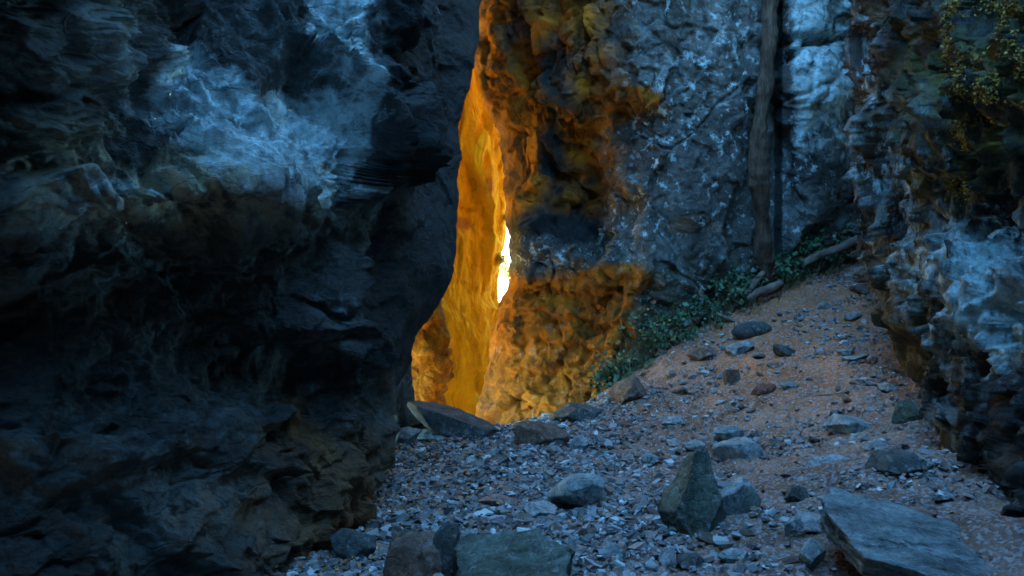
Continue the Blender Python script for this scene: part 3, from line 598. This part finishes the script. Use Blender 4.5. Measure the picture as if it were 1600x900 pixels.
def place(px, py, w, h, mat, label, seed, depth=.8, rot=(0, 0, 0), sink=.12, sub=5, name='stone', cat='stone', follow=0.0, Y=None, **k):
    """px, py: the middle of its foot in the photograph; w, h its size there"""
    p = hit(px, py) if Y is None else at(px, py, Y)
    s = p[1] / FPX; W = w * s; H = h * s * (1 + sink)
    V, F = stone_shape((W, W * depth, H), seed, sub, **k)
    m = Matrix.Rotation(R(rot[2]), 3, 'Z') @ Matrix.Rotation(R(rot[1]), 3, 'Y') @ Matrix.Rotation(R(rot[0]), 3, 'X')
    if follow:
        m = Vector((0, 0, 1)).rotation_difference(gnormal(p[0], p[1]).lerp(Vector((0, 0, 1)), 1 - follow)).to_matrix() @ m
    o = mesh_from(name, V, F, mat, True, ATT0(len(V)))
    for q in o.data.polygons: pass
    Mx = np.array(m); z0 = (V @ Mx.T)[:, 2].min()
    back = W * depth * .42
    o.location = (p[0] * (p[1] + back) / p[1], p[1] + back, p[2] - z0 - H * sink - .02 if Y is None else p[2] - z0)
    if Y is None: o.location.z = min(p[2], g1(o.location.x, o.location.y)) - z0 - H * (sink + .08)
    o.rotation_euler = m.to_euler()
    tag(o, label, cat); return o
BIGS = []
def S(*a, **k): o = place(*a, **k); BIGS.append(o); return o
S(1089, 838, 112, 142, M['s_olive'], 'upright pointed dark stone standing in the middle of the path', 3, depth=.8, rough=.03, sink=.12, cuts=0, sub=6,
  planes=[(-.9, -.2, .42, .44), (.93, -.1, .30, .46), (.2, -.9, .38, .44), (-.5, -.8, .15, .56), (0, .9, .4, .45), (.75, -.6, -.15, .6), (-.8, -.3, -.4, .7), (0, 0, 1, .86), (-.5, 0, .8, .72)])
S(1390, 955, 320, 66, M['s_slab'], 'large banded blue-grey slab at the bottom right, dark along its broken front edge', 5, depth=.9, rot=(17, 10, 16), sink=.2, sub=6, cuts=10, lo=.72, hi=.95,
  planes=[(0, 0, 1, .26), (-.35, -1, -.3, .6), (-1, .15, -.2, .62), (.3, -.8, .25, .8)], rough=.07, layer=4)
S(812, 960, 200, 110, M['s_olive'], 'broad rounded mossy grey boulder at the bottom middle', 8, depth=.9, sub=6, cuts=18, lo=.52, hi=.82, rough=.04, sink=.3, planes=[(-.1, -.3, 1, .5)])
S(898, 803, 84, 60, M['s_blue'], 'blocky blue-grey stone with a dark underside, left of the pointed stone', 11, rot=(0, 10, 15), planes=[(-.3, -.2, 1, .45), (.2, -1, -.3, .45), (-1,-.2,.2,.6)], cuts=14)
S(780, 797, 72, 20, M['s_pink'], 'flat reddish-brown stone lying on the gravel', 13, depth=.6, sink=.05)
S(848, 812, 52, 24, M['s_pale'], 'small pale wedge stone beside the flat reddish stone', 14, depth=.8, cuts=20)
S(1172, 803, 66, 56, M['s_blue'], 'tilted slab stone just right of the pointed stone, its front in shadow', 15, depth=.6, rot=(0, -32, 20), planes=[(-.2, -.1, 1, .4), (0, -1, -.2, .42)], cuts=14)
S(1160, 722, 78, 30, M['s_blue'], 'flat grey slab stone behind the pointed stone', 17, depth=.75, rot=(0, -8, 0), planes=[(0, 0, 1, .5)], cuts=9)
S(1325, 684, 76, 34, M['s_blue'], 'angular grey stone with a hollow under its left end, by the right wall', 19, depth=.7, rot=(-8, 12, 10), planes=[(0, -.4, 1, .38)], cuts=16)
S(1290, 727, 78, 20, M['s_blue'], 'low grey stone half buried in the path below the angular stone', 20, depth=.7, sink=.5)
S(1405, 752, 92, 44, M['s_dark'], 'dark shadowed boulder above the banded slab', 22, depth=.8, rot=(0, -6, 0), cuts=20)
S(553, 880, 78, 56, M['s_dark'], 'dark brown boulder in the corner under the left wall', 23, depth=.9)
S(650, 915, 105, 84, M['s_brown'], 'brown block with a flat top at the bottom left of the path', 24, depth=.8, planes=[(0, -.2, 1, .6)], cuts=20)
S(702, 905, 56, 92, M['s_dark'], 'dark upright stone wedged between the brown block and the rounded boulder', 25, depth=.8, cuts=9)
S(714, 690, 156, 44, M['s_dark'], 'long tilted dark slab at the threshold of the gap', 26, depth=.6, rot=(0, 17, 6), planes=[(0, -.2, 1, .4), (-.3, -1, .1, .5)], cuts=14, sink=.1)
S(648, 684, 62, 46, M['s_brown'], 'brown block of stone at the left end of the long dark slab', 60, depth=.7, cuts=20)
S(672, 694, 80, 22, M['s_blue'], 'low blue-grey slab in front of the long dark slab', 27, depth=.7, sink=.2)
S(633, 700, 46, 34, M['s_blue'], 'blue-tinged stone against the foot of the left wall', 28)
S(845, 700, 92, 42, M['s_brown'], 'broad brown-grey boulder at the right of the threshold', 29, depth=.7, sink=.1)
S(902, 662, 84, 34, M['s_dark'], 'dark flat-topped rock at the foot of the ochre face', 30, depth=.7, rot=(0, -8, 0))
S(820, 672, 44, 16, M['s_dark'], 'thin dark rock on the threshold below the ochre face', 31, depth=.7)
S(985, 630, 58, 42, M['s_brown'], 'pyramid-shaped grey-brown rock at the lower end of the ivy bank', 32, depth=.8, cuts=16, planes=[(-.7, -.4, .6, .5), (.7, -.4, .6, .5)])
S(905, 706, 34, 26, M['s_blue'], 'small grey block in front of the dark flat-topped rock', 33)
S(868, 700, 28, 18, M['s_dark'], 'small dark block beside the broad brown-grey boulder', 34)
S(1100, 566, 60, 22, M['s_brown'], 'flat brown slab at the foot of the ivy', 35, depth=.7, planes=[(0, 0, 1, .5)])
S(1158, 558, 50, 20, M['s_blue'], 'flat blue-grey slab beside the brown slab below the ivy', 36, depth=.7, rot=(0, -14, 0), planes=[(0, 0, 1, .5)])
S(1176, 526, 66, 25, M['s_dark'], 'long dark rounded stone on the red earth below the ivy', 37, depth=.5, rot=(0, -6, 8), cuts=4, lo=.8)
S(1144, 600, 23, 24, M['s_brown'], 'small cube-shaped stone on the path', 38, cuts=3, planes=[(0, 0, 1, .6), (0, -1, 0, .6), (1, 0, 0, .6), (-1, 0, 0, .6)])
S(1192, 618, 40, 16, M['s_red'], 'reddish brick-brown stone lying on the path', 39, depth=.5, rot=(0, -8, 0), cuts=6)
S(1363, 568, 20, 17, M['s_pink'], 'small pinkish stone near the right wall', 40)
S(1322, 556, 30, 11, M['s_blue'], 'small flat stone left of the pinkish stone', 41)
S(1214, 577, 34, 10, M['s_brown'], 'thin brown stone above the brick-brown stone', 42)
S(1258, 892, 42, 48, M['s_blue'], 'pale grey block left of the banded slab, lowest of three', 43, rot=(0, 18, 0))
S(1236, 842, 38, 34, M['s_blue'], 'grey wedge stone left of the banded slab, middle of three', 44, rot=(0, 22, 10))
S(1243, 790, 36, 30, M['s_dark'], 'small dark rounded stone left of the banded slab, highest of three', 45)
S(1043, 895, 30, 38, M['s_pale'], 'pale upright chip at the bottom edge of the path', 46, rot=(0, 8, 0))
S(1148, 885, 54, 24, M['s_blue'], 'jagged grey stone below the pointed stone', 47)
S(1078, 890, 50, 22, M['s_dark'], 'low dark stone beside the pale upright chip', 48)
S(1085, 705, 38, 16, M['s_blue'], 'flat grey stone just behind the tip of the pointed stone', 49)
S(1014, 728, 24, 22, M['s_blue'], 'small grey stone up the path to the left of the pointed stone', 50)
S(1420, 664, 52, 40, M['s_olive'], 'rounded olive-grey boulder against the foot of the right wall', 51, sink=.2)
S(1360, 460, 56, 24, M['s_brown'], 'brown rock at the top of the path beside the right wall', 53, depth=.6)
S(1052, 665, 40, 14, M['s_blue'], 'flat grey stone in the middle of the upper path', 54)
S(1048, 592, 18, 15, M['s_pink'], 'small pinkish round stone below the ivy bank', 55)
S(1082, 616, 22, 7, M['s_pink'], 'thin pale pinkish flake on the path', 56)
S(1120, 690, 16, 12, M['s_pale'], 'small pale chip right of the upper flat grey stone', 57)
S(1288, 485, 26, 14, M['s_blue'], 'small blue-grey stone on the red earth', 58)
# unseen block added behind the left wall so sun enters only low beneath it
V, F = stone_shape((1.4, 5.3, 8.0), 92, 6, 3, lo=.76, hi=.82, rough=.02, planes=[(0, 0, -1, .5), (1, 0, 0, .5), (-1, 0, 0, .5), (0, 1, 0, .5), (0, -1, 0, .5), (0, 0, 1, .5)])
o = mesh_from('boulder', V, F, M['outer'], True, ATT0(len(V))); o.location = (-3.0, 9.1, .8); tag(o, 'huge unseen stone block added behind the left wall to block the sun', 'boulder')
# splinter of rock at the left wall's foot, by the gap
S(627, 690, 40, 122, M['s_dark'], 'thin dark splinter of rock standing upright at the left edge of the gap', 59, depth=.9, Y=7.6, cuts=6, lo=.7, rough=.06,
  planes=[(-.9, 0, .35, .4), (.9, -.2, .12, .42)])

# loose small stones: 12 shapes copied, each its own object
mats = [M['s_blue'], M['s_blue'], M['s_brown'], M['s_pale'], M['s_dark'], M['s_pink']]
protos = []
for i in range(12):
    V, F = stone_shape((1, rng.uniform(.6, 1), rng.uniform(.3, .6)), 700 + i, 4, 18, .42, .75, rough=.03)
    me_o = mesh_from('stone', V, F, mats[i % 6], True, ATT0(len(V))); protos.append(me_o)
used = set(); n_small = 0
big = [(o.location.x, o.location.y, max(o.dimensions.x, o.dimensions.y) * .45) for o in BIGS]
tries = 0
while n_small < 290 and tries < 5000:
    tries += 1
    px = rng.uniform(620, 1500); py = rng.uniform(440, 895)
    lo = np.interp(px, [560, 620, 940, 1000, 1100, 1200, 1340, 1500], [900, 700, 660, 612, 560, 500, 425, 420])
    hi_ = np.interp(px, [600, 1400, 1450, 1500, 1560], [900, 900, 880, 860, 840])
    rl = np.interp(py, re_, [RE[k] for k in re_])
    if py < lo or py > hi_ or px > rl - 12: continue
    p = hit(px, py)
    if any(math.hypot(p[0] - a, p[1] - b_) < r + .03 for a, b_, r in big): continue
    s = float(np.clip(rng.lognormal(-2.7, .6), .035, .28)); k = int(rng.integers(12))
    pr = protos[k]; o = pr if k not in used else pr.copy()
    if k in used: C.objects.link(o)
    used.add(k)
    o.scale = (s, s, s * rng.uniform(.7, 1.1)); o.rotation_euler = (rng.normal(0, .2), rng.normal(0, .2), rng.uniform(0, 6.28))
    o.location = (p[0], p[1], p[2] - s * .14)
    kind = ['blue-grey', 'blue-grey', 'brown', 'pale grey', 'dark', 'pinkish'][k % 6]
    where = 'in the gravel of the hollow below the gap' if p[0] < .55 else ('on the red earth high on the slope' if p[1] > 8 else ('on the earth path before the right wall' if p[0] > 1.7 else 'on the earth path in the middle'))
    tag(o, 'small %s stone %s' % (kind, where), 'stone', 'small loose %s stones %s' % (kind, where))
    big.append((p[0], p[1], s * .45)); n_small += 1

# gravel: thousands of chips, one object
def chips(n, xy, size, flat=.45, tilt=.35):
    B = np.array([[-1, -1, -1], [1, -1, -1], [1, 1, -1], [-1, 1, -1], [-1, -1, 1], [1, -1, 1], [1, 1, 1], [-1, 1, 1]]) * .5
    Fb = np.array([[0, 3, 2, 1], [4, 5, 6, 7], [0, 1, 5, 4], [1, 2, 6, 5], [2, 3, 7, 6], [3, 0, 4, 7]])
    V = np.broadcast_to(B, (n, 8, 3)) * rng.uniform(.45, 1.25, (n, 8, 3))
    V = V * np.stack([size, size * rng.uniform(.45, 1, n), size * flat * rng.uniform(.4, 1.2, n)], 1)[:, None]
    a = rng.uniform(0, 6.28, n); tx = rng.normal(0, tilt, n); ty = rng.normal(0, tilt, n)
    c, s_ = np.cos(tx), np.sin(tx); V = np.stack([V[..., 0], V[..., 1] * c[:, None] - V[..., 2] * s_[:, None], V[..., 1] * s_[:, None] + V[..., 2] * c[:, None]], -1)
    c, s_ = np.cos(ty), np.sin(ty); V = np.stack([V[..., 0] * c[:, None] + V[..., 2] * s_[:, None], V[..., 1], -V[..., 0] * s_[:, None] + V[..., 2] * c[:, None]], -1)
    c, s_ = np.cos(a), np.sin(a); V = np.stack([V[..., 0] * c[:, None] - V[..., 1] * s_[:, None], V[..., 0] * s_[:, None] + V[..., 1] * c[:, None], V[..., 2]], -1)
    z = gz(xy[:, 0], xy[:, 1]) + size * .12 + rng.uniform(0, .012, n)
    V = V + np.stack([xy[:, 0], xy[:, 1], z], 1)[:, None]
    F = (Fb[None] + (np.arange(n) * 8)[:, None, None]).reshape(-1, 4)
    return V.reshape(-1, 3), F
def island_mat(name, stops, rough=.8, bump=.5):
    b = NB(name); g = b.n.new('ShaderNodeNewGeometry'); v = b.map()
    col = b.ramp(g.outputs['Random Per Island'], stops)
    col = b.mix(.6, col, b.ramp(b.noise(v, 60, 6, .7), [(.3, .5), (.6, 1.0)]), 'MULTIPLY')
    return b.done(col, b.bump(b.noise(v, 70, 6, .7), bump, .01), rough, .3)
M['chips'] = island_mat('gravel chips', [(0, (.07, .07, .075)), (.25, (.17, .18, .19)), (.45, (.30, .31, .33)), (.6, (.16, .12, .10)), (.68, (.38, .42, .45)), (.78, (.22, .15, .11)), (.9, (.10, .09, .085)), (.97, (.50, .55, .58))])
n = 17000
xy = np.stack([rng.uniform(-1.7, 1.7, n), rng.uniform(3.7, 8.8, n)], 1)
w = sm(1.5, .1, xy[:, 0] + rng.normal(0, .25, n)); xy = xy[rng.uniform(0, 1, n) < w]
V, F = chips(len(xy), xy, np.clip(rng.lognormal(-3.4, .45, len(xy)), .012, .09))
tag(mesh_from('gravel', V, F, M['chips'], False), 'broken grey gravel and stone chips filling the hollow below the gap', 'gravel', kind='stuff')
n = 24000
xy = np.stack([rng.uniform(.2, 4.9, n), rng.uniform(3.7, 11, n)], 1)
cl = fbm(np.stack([xy[:, 0] * 1.3, xy[:, 1] * 1.3, 0 * xy[:, 0]], 1), 4, 801); xy = xy[rng.uniform(0, 1, n) < np.clip(.28 + cl * 2.8, .03, 1)]
V, F = chips(len(xy), xy, np.clip(rng.lognormal(-3.85, .55, len(xy)), .007, .085), .5, .3)
tag(mesh_from('gravel', V, F, M['chips'], False), 'scattered fine stone chips over the sloping earth path', 'gravel', kind='stuff')
# leaf litter
def leafmesh(P, N, size, jitter=.5):
    n = len(P); N = N + rng.normal(0, jitter, (n, 3)); N /= np.linalg.norm(N, axis=1, keepdims=True)
    T = np.cross(N, rng.normal(size=(n, 3))); T /= np.maximum(np.linalg.norm(T, axis=1, keepdims=True), 1e-6); Bt = np.cross(N, T)
    s = size[:, None]; fold = rng.uniform(.05, .35, n)[:, None]
    a = P - T * s * .5; d = P + T * s * .5; l = P + Bt * s * .38 + N * s * fold; r = P - Bt * s * .38 + N * s * fold
    V = np.stack([a, l, d, r], 1).reshape(-1, 3); k = np.arange(n)[:, None] * 4
    F = np.concatenate([k + [0, 2, 1], k + [0, 3, 2]], 0); return V, F
M['litter'] = island_mat('dry leaves', [(0, (.10, .055, .03)), (.4, (.20, .11, .06)), (.7, (.30, .18, .10)), (.9, (.42, .22, .08))])
n = 1300; xy = np.stack([np.concatenate([rng.normal(-.75, .45, n), rng.uniform(-1, 4.4, 900)]), np.concatenate([rng.uniform(3.9, 7.5, n), rng.uniform(4, 10.4, 900)])], 1)
P = np.stack([xy[:, 0], xy[:, 1], gz(xy[:, 0], xy[:, 1]) + rng.uniform(.02, .05, len(xy))], 1)
V, F = leafmesh(P, np.tile([0, 0, 1.0], (len(P), 1)), rng.uniform(.015, .045, len(P)), .45)
tag(mesh_from('leaf_litter', V, F, M['litter'], True), 'dry brown leaves strewn among the gravel', 'leaf litter', kind='stuff')

# ------------------------------------------------------------------ ivy, moss, tufts
M['ivy'] = island_mat('ivy leaves', [(0, (.02, .05, .03)), (.35, (.045, .10, .05)), (.65, (.075, .15, .07)), (.85, (.13, .19, .10)), (.92, (.14, .09, .05))], .35, .2)
M['moss'] = island_mat('golden moss', [(0, (.08, .065, .015)), (.5, (.17, .13, .025)), (.85, (.27, .20, .04)), (1, (.33, .26, .08))], .8, .2)
M['tuft'] = island_mat('bright yellow leaves', [(0, (.45, .34, .03)), (1, (.75, .58, .08))], .6, .1)
M['yellow'] = island_mat('yellow leaves', [(0, (.10, .09, .02)), (.35, (.30, .24, .06)), (.6, (.50, .44, .20)), (1, (.16, .18, .06))], .6, .1)
def on_wall(G, px0, px1, py0, py1, n, mask=None, seed=0):
    V = G.reshape(-1, 3); px, py = pix(V); nv, nu = G.shape[:2]
    du = np.gradient(G, axis=1); dv = np.gradient(G, axis=0); N = np.cross(du, dv); N /= np.maximum(np.linalg.norm(N, axis=2, keepdims=True), 1e-9); N = N.reshape(-1, 3)
    s = np.sign((N * (CAM - V)).sum(1)); N = N * s[:, None]
    m = (px > px0) & (px < px1) & (py > py0) & (py < py1) & (V[:, 1] > 1)
    if mask is not None: m &= mask(px, py, V)
    idx = np.nonzero(m)[0]
    if len(idx) == 0: return V[:0], N[:0]
    idx = rng.choice(idx, n); return V[idx] + rng.normal(0, .012, (n, 3)), N[idx]
# ivy along the foot of the centre wall
lin = np.array([at(945, 605, 9.3), at(975, 578, 9.35), at(1010, 540, 9.4), at(1060, 512, 9.5), at(1110, 478, 9.75), at(1160, 450, 10.0), at(1215, 425, 10.1), at(1260, 395, 10.3), at(1345, 360, 10.6)])
wid = np.array([.10, .22, .28, .26, .24, .16, .16, .18, .14])
def along(t):
    k = t * (len(lin) - 1); return np.stack([np.interp(k, range(len(lin)), lin[:, i]) for i in range(3)], 1), np.interp(k, range(len(lin)), wid)
n = 9000; t = rng.uniform(0, 1, n); c, w = along(t)
off = rng.normal(0, 1, (n, 3)) * np.stack([w * .7, w * .55, w * .62], 1)
clump = fbm((c + off) * 3.2, 4, 901) > -.05
P = (c + off)[clump]; zg = gz(P[:, 0], P[:, 1]); P[:, 2] = np.maximum(P[:, 2], zg + .03)
P = P[P[:, 2] < zg + .75]
V, F = leafmesh(P, np.tile([-.1, -.5, .8], (len(P), 1)), np.clip(rng.lognormal(-3.1, .4, len(P)), .02, .11), .6)
tag(mesh_from('ivy', V, F, M['ivy'], True), 'dark green ivy trailing along the foot of the middle rock face', 'ivy', kind='stuff')
Pm, Nm = on_wall(GR, 1470, 1620, -20, 330, 9000, lambda px, py, V: ((fbm(V * 5, 4, 911) > .02) & (((px > 1525) & (py < 195)) | ((np.abs(px - 1493 - (py - 100) * .02) < 17)))))
V, F = leafmesh(Pm + Nm * .012, Nm, rng.uniform(.012, .028, len(Pm)), .6)
tag(mesh_from('moss', V, F, M['moss'], True), 'golden-green moss hanging on the upper right rock wall', 'moss', kind='stuff')

n = 420; c, w = along(rng.uniform(.02, .95, n)); P = c + rng.normal(0, 1, (n, 3)) * (.14, .12, .05); P[:, 2] = gz(P[:, 0], P[:, 1]) + .01
h = rng.uniform(.12, .42, n); lean = rng.normal(0, .45, (n, 2)); Q = P + np.stack([lean[:, 0] * h, lean[:, 1] * h - .05, h], 1); wd = .004
mid_ = (P + Q) / 2 + rng.normal(0, .02, (n, 3)); ox_ = np.array([wd, 0, 0]); oy_ = np.array([0, wd, 0])
V = np.stack([P - ox_, P + ox_, mid_ + ox_, mid_ - ox_, Q + ox_ * .3, Q - ox_ * .3, P - oy_, P + oy_, mid_ + oy_, mid_ - oy_, Q + oy_ * .3, Q - oy_ * .3], 1).reshape(-1, 3); k = np.arange(n)[:, None] * 12
F = np.concatenate([k + [0, 1, 2, 3], k + [3, 2, 4, 5], k + [6, 7, 8, 9], k + [9, 8, 10, 11]], 0)
M['stems'] = island_mat('dry stems', [(0, (.10, .07, .04)), (.5, (.22, .17, .10)), (1, (.12, .13, .06))], .8, .1)
tag(mesh_from('grass', V, F, M['stems'], False), 'dry grass stems and ivy runners in the bank under the rock face', 'grass', kind='stuff')
# tufts of yellow shrub on the sunlit wall's edge in the gap
for (px, py, Y, r, lab) in ((781, 404, 14.6, .10, 'small bright yellow shrub on the edge of the ochre wall, lower of two'), (789, 338, 14.7, .06, 'small bright yellow shrub on the edge of the ochre wall, upper of two')):
    c = at(px, py, Y); k = 260; P = c + rng.normal(0, r * .5, (k, 3)); V, F = leafmesh(P, rng.normal(size=(k, 3)), rng.uniform(.03, .06, k), .5)
    e = empty('shrub', c - (0, 0, r)); tag(e, lab, 'shrub', 'yellow shrubs on the ochre wall')
    f = mesh_from('foliage', V - (c - np.array([0, 0, r])), F, M['tuft'], True); f.parent = e

# ------------------------------------------------------------------ tubes: trunks, roots
def tube(path, rad, nseg=20, sub=14, amp=.12, seed=0, ridge=5.0):
    path = np.asarray(path, float); n = len(path); t = np.linspace(0, n - 1, (n - 1) * sub + 1)
    c = np.stack([np.interp(t, range(n), path[:, i]) for i in range(3)], 1); k = np.ones(sub) / sub
    cp = np.pad(c, ((sub // 2, sub - 1 - sub // 2), (0, 0)), 'edge'); c = np.stack([np.convolve(cp[:, i], k, 'valid') for i in range(3)], 1)
    r = np.interp(t, range(n), rad); T = np.gradient(c, axis=0); T /= np.linalg.norm(T, axis=1, keepdims=True)
    up = np.where(np.abs(T[:, 2:3]) > .8, [[1.0, 0, 0]], [[0, 0, 1.0]]); A = np.cross(T, up); A /= np.linalg.norm(A, axis=1, keepdims=True); B = np.cross(T, A)
    a = np.linspace(0, 2 * np.pi, nseg, endpoint=False)
    dirs = A[:, None] * np.cos(a)[None, :, None] + B[:, None] * np.sin(a)[None, :, None]
    V = c[:, None] + dirs * r[:, None, None]; m = V.reshape(-1, 3)
    q = np.stack([np.cos(a)[None] * ridge + 0 * t[:, None], np.sin(a)[None] * ridge + 0 * t[:, None], (np.cumsum(np.linalg.norm(np.gradient(c, axis=0), axis=1)) / max(rad) * .35)[:, None] + 0 * a[None]], -1).reshape(-1, 3)
    dd = (ridged(q, 3, seed) * amp + fbm(m * 2.5, 3, seed + 4) * amp * 1.5 + fbm(m * 9, 3, seed + 5) * amp * .8) * np.repeat(r, nseg)
    m = m + dirs.reshape(-1, 3) * dd[:, None]
    F = []; L = len(t); i0 = np.arange(L - 1)[:, None] * nseg; j = np.arange(nseg)[None]
    F = np.stack([i0 + j, i0 + (j + 1) % nseg, i0 + nseg + (j + 1) % nseg, i0 + nseg + j], -1).reshape(-1, 4)
    return m, F
b = NB('bark'); v = b.map(scl=(6, 6, .9)); n1 = b.noise(v, 3.5, 12, .7, .5)
col = b.ramp(n1, [(.3, (.02, .014, .01)), (.5, (.07, .05, .035)), (.7, (.15, .12, .095))]); M['bark'] = b.done(col, b.bump(n1, 1.0, .04), .9, .2)
b = NB('pale bark'); v = b.map(scl=(3, 3, 3)); n1 = b.noise(v, 3.5, 12, .7, .5)
M['root'] = b.done(b.ramp(n1, [(.3, (.07, .055, .045)), (.7, (.22, .18, .15))]), b.bump(n1, .8, .03), .9, .2)
tp = [at(1196, 446, 10.2), at(1190, 400, 9.98), at(1192, 330, 9.8), at(1183, 262, 9.66), at(1187, 190, 9.62), at(1199, 110, 9.6), at(1203, 20, 9.6), at(1209, -80, 9.5), at(1215, -300, 9.3), at(1225, -520, 9.2), at(1222, -700, 9.3)]
tb = np.array(tp[0]) - (0, 0, .15); tree = empty('tree', tb); tag(tree, 'slender dark tree trunk climbing straight up the middle rock face', 'tree')
V, F = tube(tp, [.17, .10, .078, .10, .07, .085, .072, .08, .08, .06, .03], 28, 30, .30, 40)
o = mesh_from('trunk', V - tb, F, M['bark'], True); o.parent = tree
for i, (k, dx, dy) in enumerate(((8, .9, -.5), (9, -.8, -.4), (9, .5, .6))):
    p0 = np.array(tp[k]); V, F = tube([p0, p0 + (dx * .5, dy * .5, .3), p0 + (dx, dy, .8)], [.045, .03, .012], 10, 8, .1, 50 + i); o = mesh_from('limb', V - tb, F, M['bark'], True); o.parent = tree
k = 2200; cc = np.array(tp[-1]); P = cc + rng.normal(0, 1, (k, 3)) * (.55, .4, .4); P = P[fbm(P * 1.8, 3, 61) > 0]
V, F = leafmesh(P - tb, rng.normal(size=(len(P), 3)), rng.uniform(.05, .09, len(P)), .5); o = mesh_from('crown', V, F, M['ivy'], True); o.parent = tree
for pth, rad, lab in (
    ([at(1248, 418, 10.15), at(1275, 400, 10.15), at(1296, 394, 10.2), at(1325, 382, 10.3), at(1352, 366, 10.5)], [.035, .05, .045, .05, .04], 'long bare brown root running up under the ivy to the right wall'),
    ([at(1162, 462, 9.9), at(1175, 448, 9.9), at(1186, 434, 9.9), at(1193, 424, 9.95)], [.025, .04, .035, .03], 'pale grey root stub leaning at the foot of the tree trunk'),
    ([at(1166, 468, 9.75), at(1185, 456, 9.75), at(1206, 450, 9.8), at(1222, 440, 9.9)], [.03, .045, .05, .03], 'short brown root lying across the top of the slope below the tree trunk'),
    ([at(1120, 490, 9.6), at(1135, 498, 9.5), at(1150, 503, 9.45)], [.02, .025, .015], 'small broken stick on the bank below the ivy')):
    V, F = tube(pth, rad, 14, 12, .2, int(abs(pth[0][0]) * 100)); o = mesh_from('root', V, F, M['root'], True, origin=pth[0]); tag(o, lab, 'root')

for i, (px, py, L, a) in enumerate(((690, 735, .32, .5), (935, 862, .28, -.4), (1105, 655, .3, .9), (1300, 620, .35, -.7), (1205, 700, .22, .2), (1345, 655, .26, 1.2), (1010, 775, .24, 2.2), (640, 800, .3, -1.0))):
    p = hit(px, py); pts = [p + (t_ * L * math.cos(a), t_ * L * math.sin(a), 0) + rng.normal(0, .012, 3) for t_ in (-.5, -.15, .2, .5)]
    for q in pts: q[2] = g1(q[0], q[1]) + .018
    V, F = tube(pts, [.006, .007, .006, .003], 7, 5, .1, 300 + i); o = mesh_from('twig', V, F, M['root'], True, origin=pts[0])
    tag(o, 'thin dry twig ' + ('in the gravel below the gap', 'between the bottom boulder and the pointed stone', 'on the path above the pointed stone', 'on the path above the angular grey stone', 'near the flat grey slab behind the pointed stone', 'by the foot of the right wall', 'left of the pointed stone', 'on the gravel beside the left wall')[i], 'twig', 'dry twigs strewn on the ground')
# ------------------------------------------------------------------ far sunlit trees and pale rock seen through the gap
for (px, pyc, Y, r, seed, lab) in ((793, 440, 46, 1.45, 71, 'distant sunlit yellow-leaved tree in the bright gap'), (780, 458, 62, 2.1, 72, 'farther yellow-green tree low in the bright gap')):
    c = at(px, pyc, Y); g = float(ground0([c[0]], [c[1]])[0]); base = np.array([c[0], c[1], g]); e = empty('tree', base); tag(e, lab, 'tree', None)
    V, F = tube([(0, 0, -.2), (.1, 0, (c[2] - g) * .5), (-.1, .1, c[2] - g)], [.22, .16, .06], 12, 10, .1, seed); o = mesh_from('trunk', V, F, M['bark'], True); o.parent = e
    k = 6000; P = rng.normal(0, 1, (k, 3)) * (r * .5, r * .5, r * .42) + (0, 0, c[2] - g); P = P[fbm(P * .9, 4, seed) > -.02]
    V, F = leafmesh(P, rng.normal(size=(len(P), 3)), rng.uniform(.12, .25, len(P)), .5); o = mesh_from('crown', V, F, M['yellow'], True); o.parent = e
b = NB('pale cliff'); v = b.map(); M['pale'] = b.done(b.ramp(b.noise(v, 1.2, 10, .7), [(.35, (.30, .26, .22)), (.65, (.62, .58, .52))]), b.bump(b.noise(v, 3, 10, .7), .8, .2), .9, .2)
V, F = stone_shape((5, 4, 7), 91, 5, 14, rough=.05); p = at(786, 480, 36); bz = -2.4
o = mesh_from('rock', V, F, M['pale'], True, ATT0(len(V))); o.location = (p[0] - .4, p[1], bz - .6); o.scale = (1, 1, .72); tag(o, 'distant pale sunlit crag at the bottom of the bright gap', 'rock')
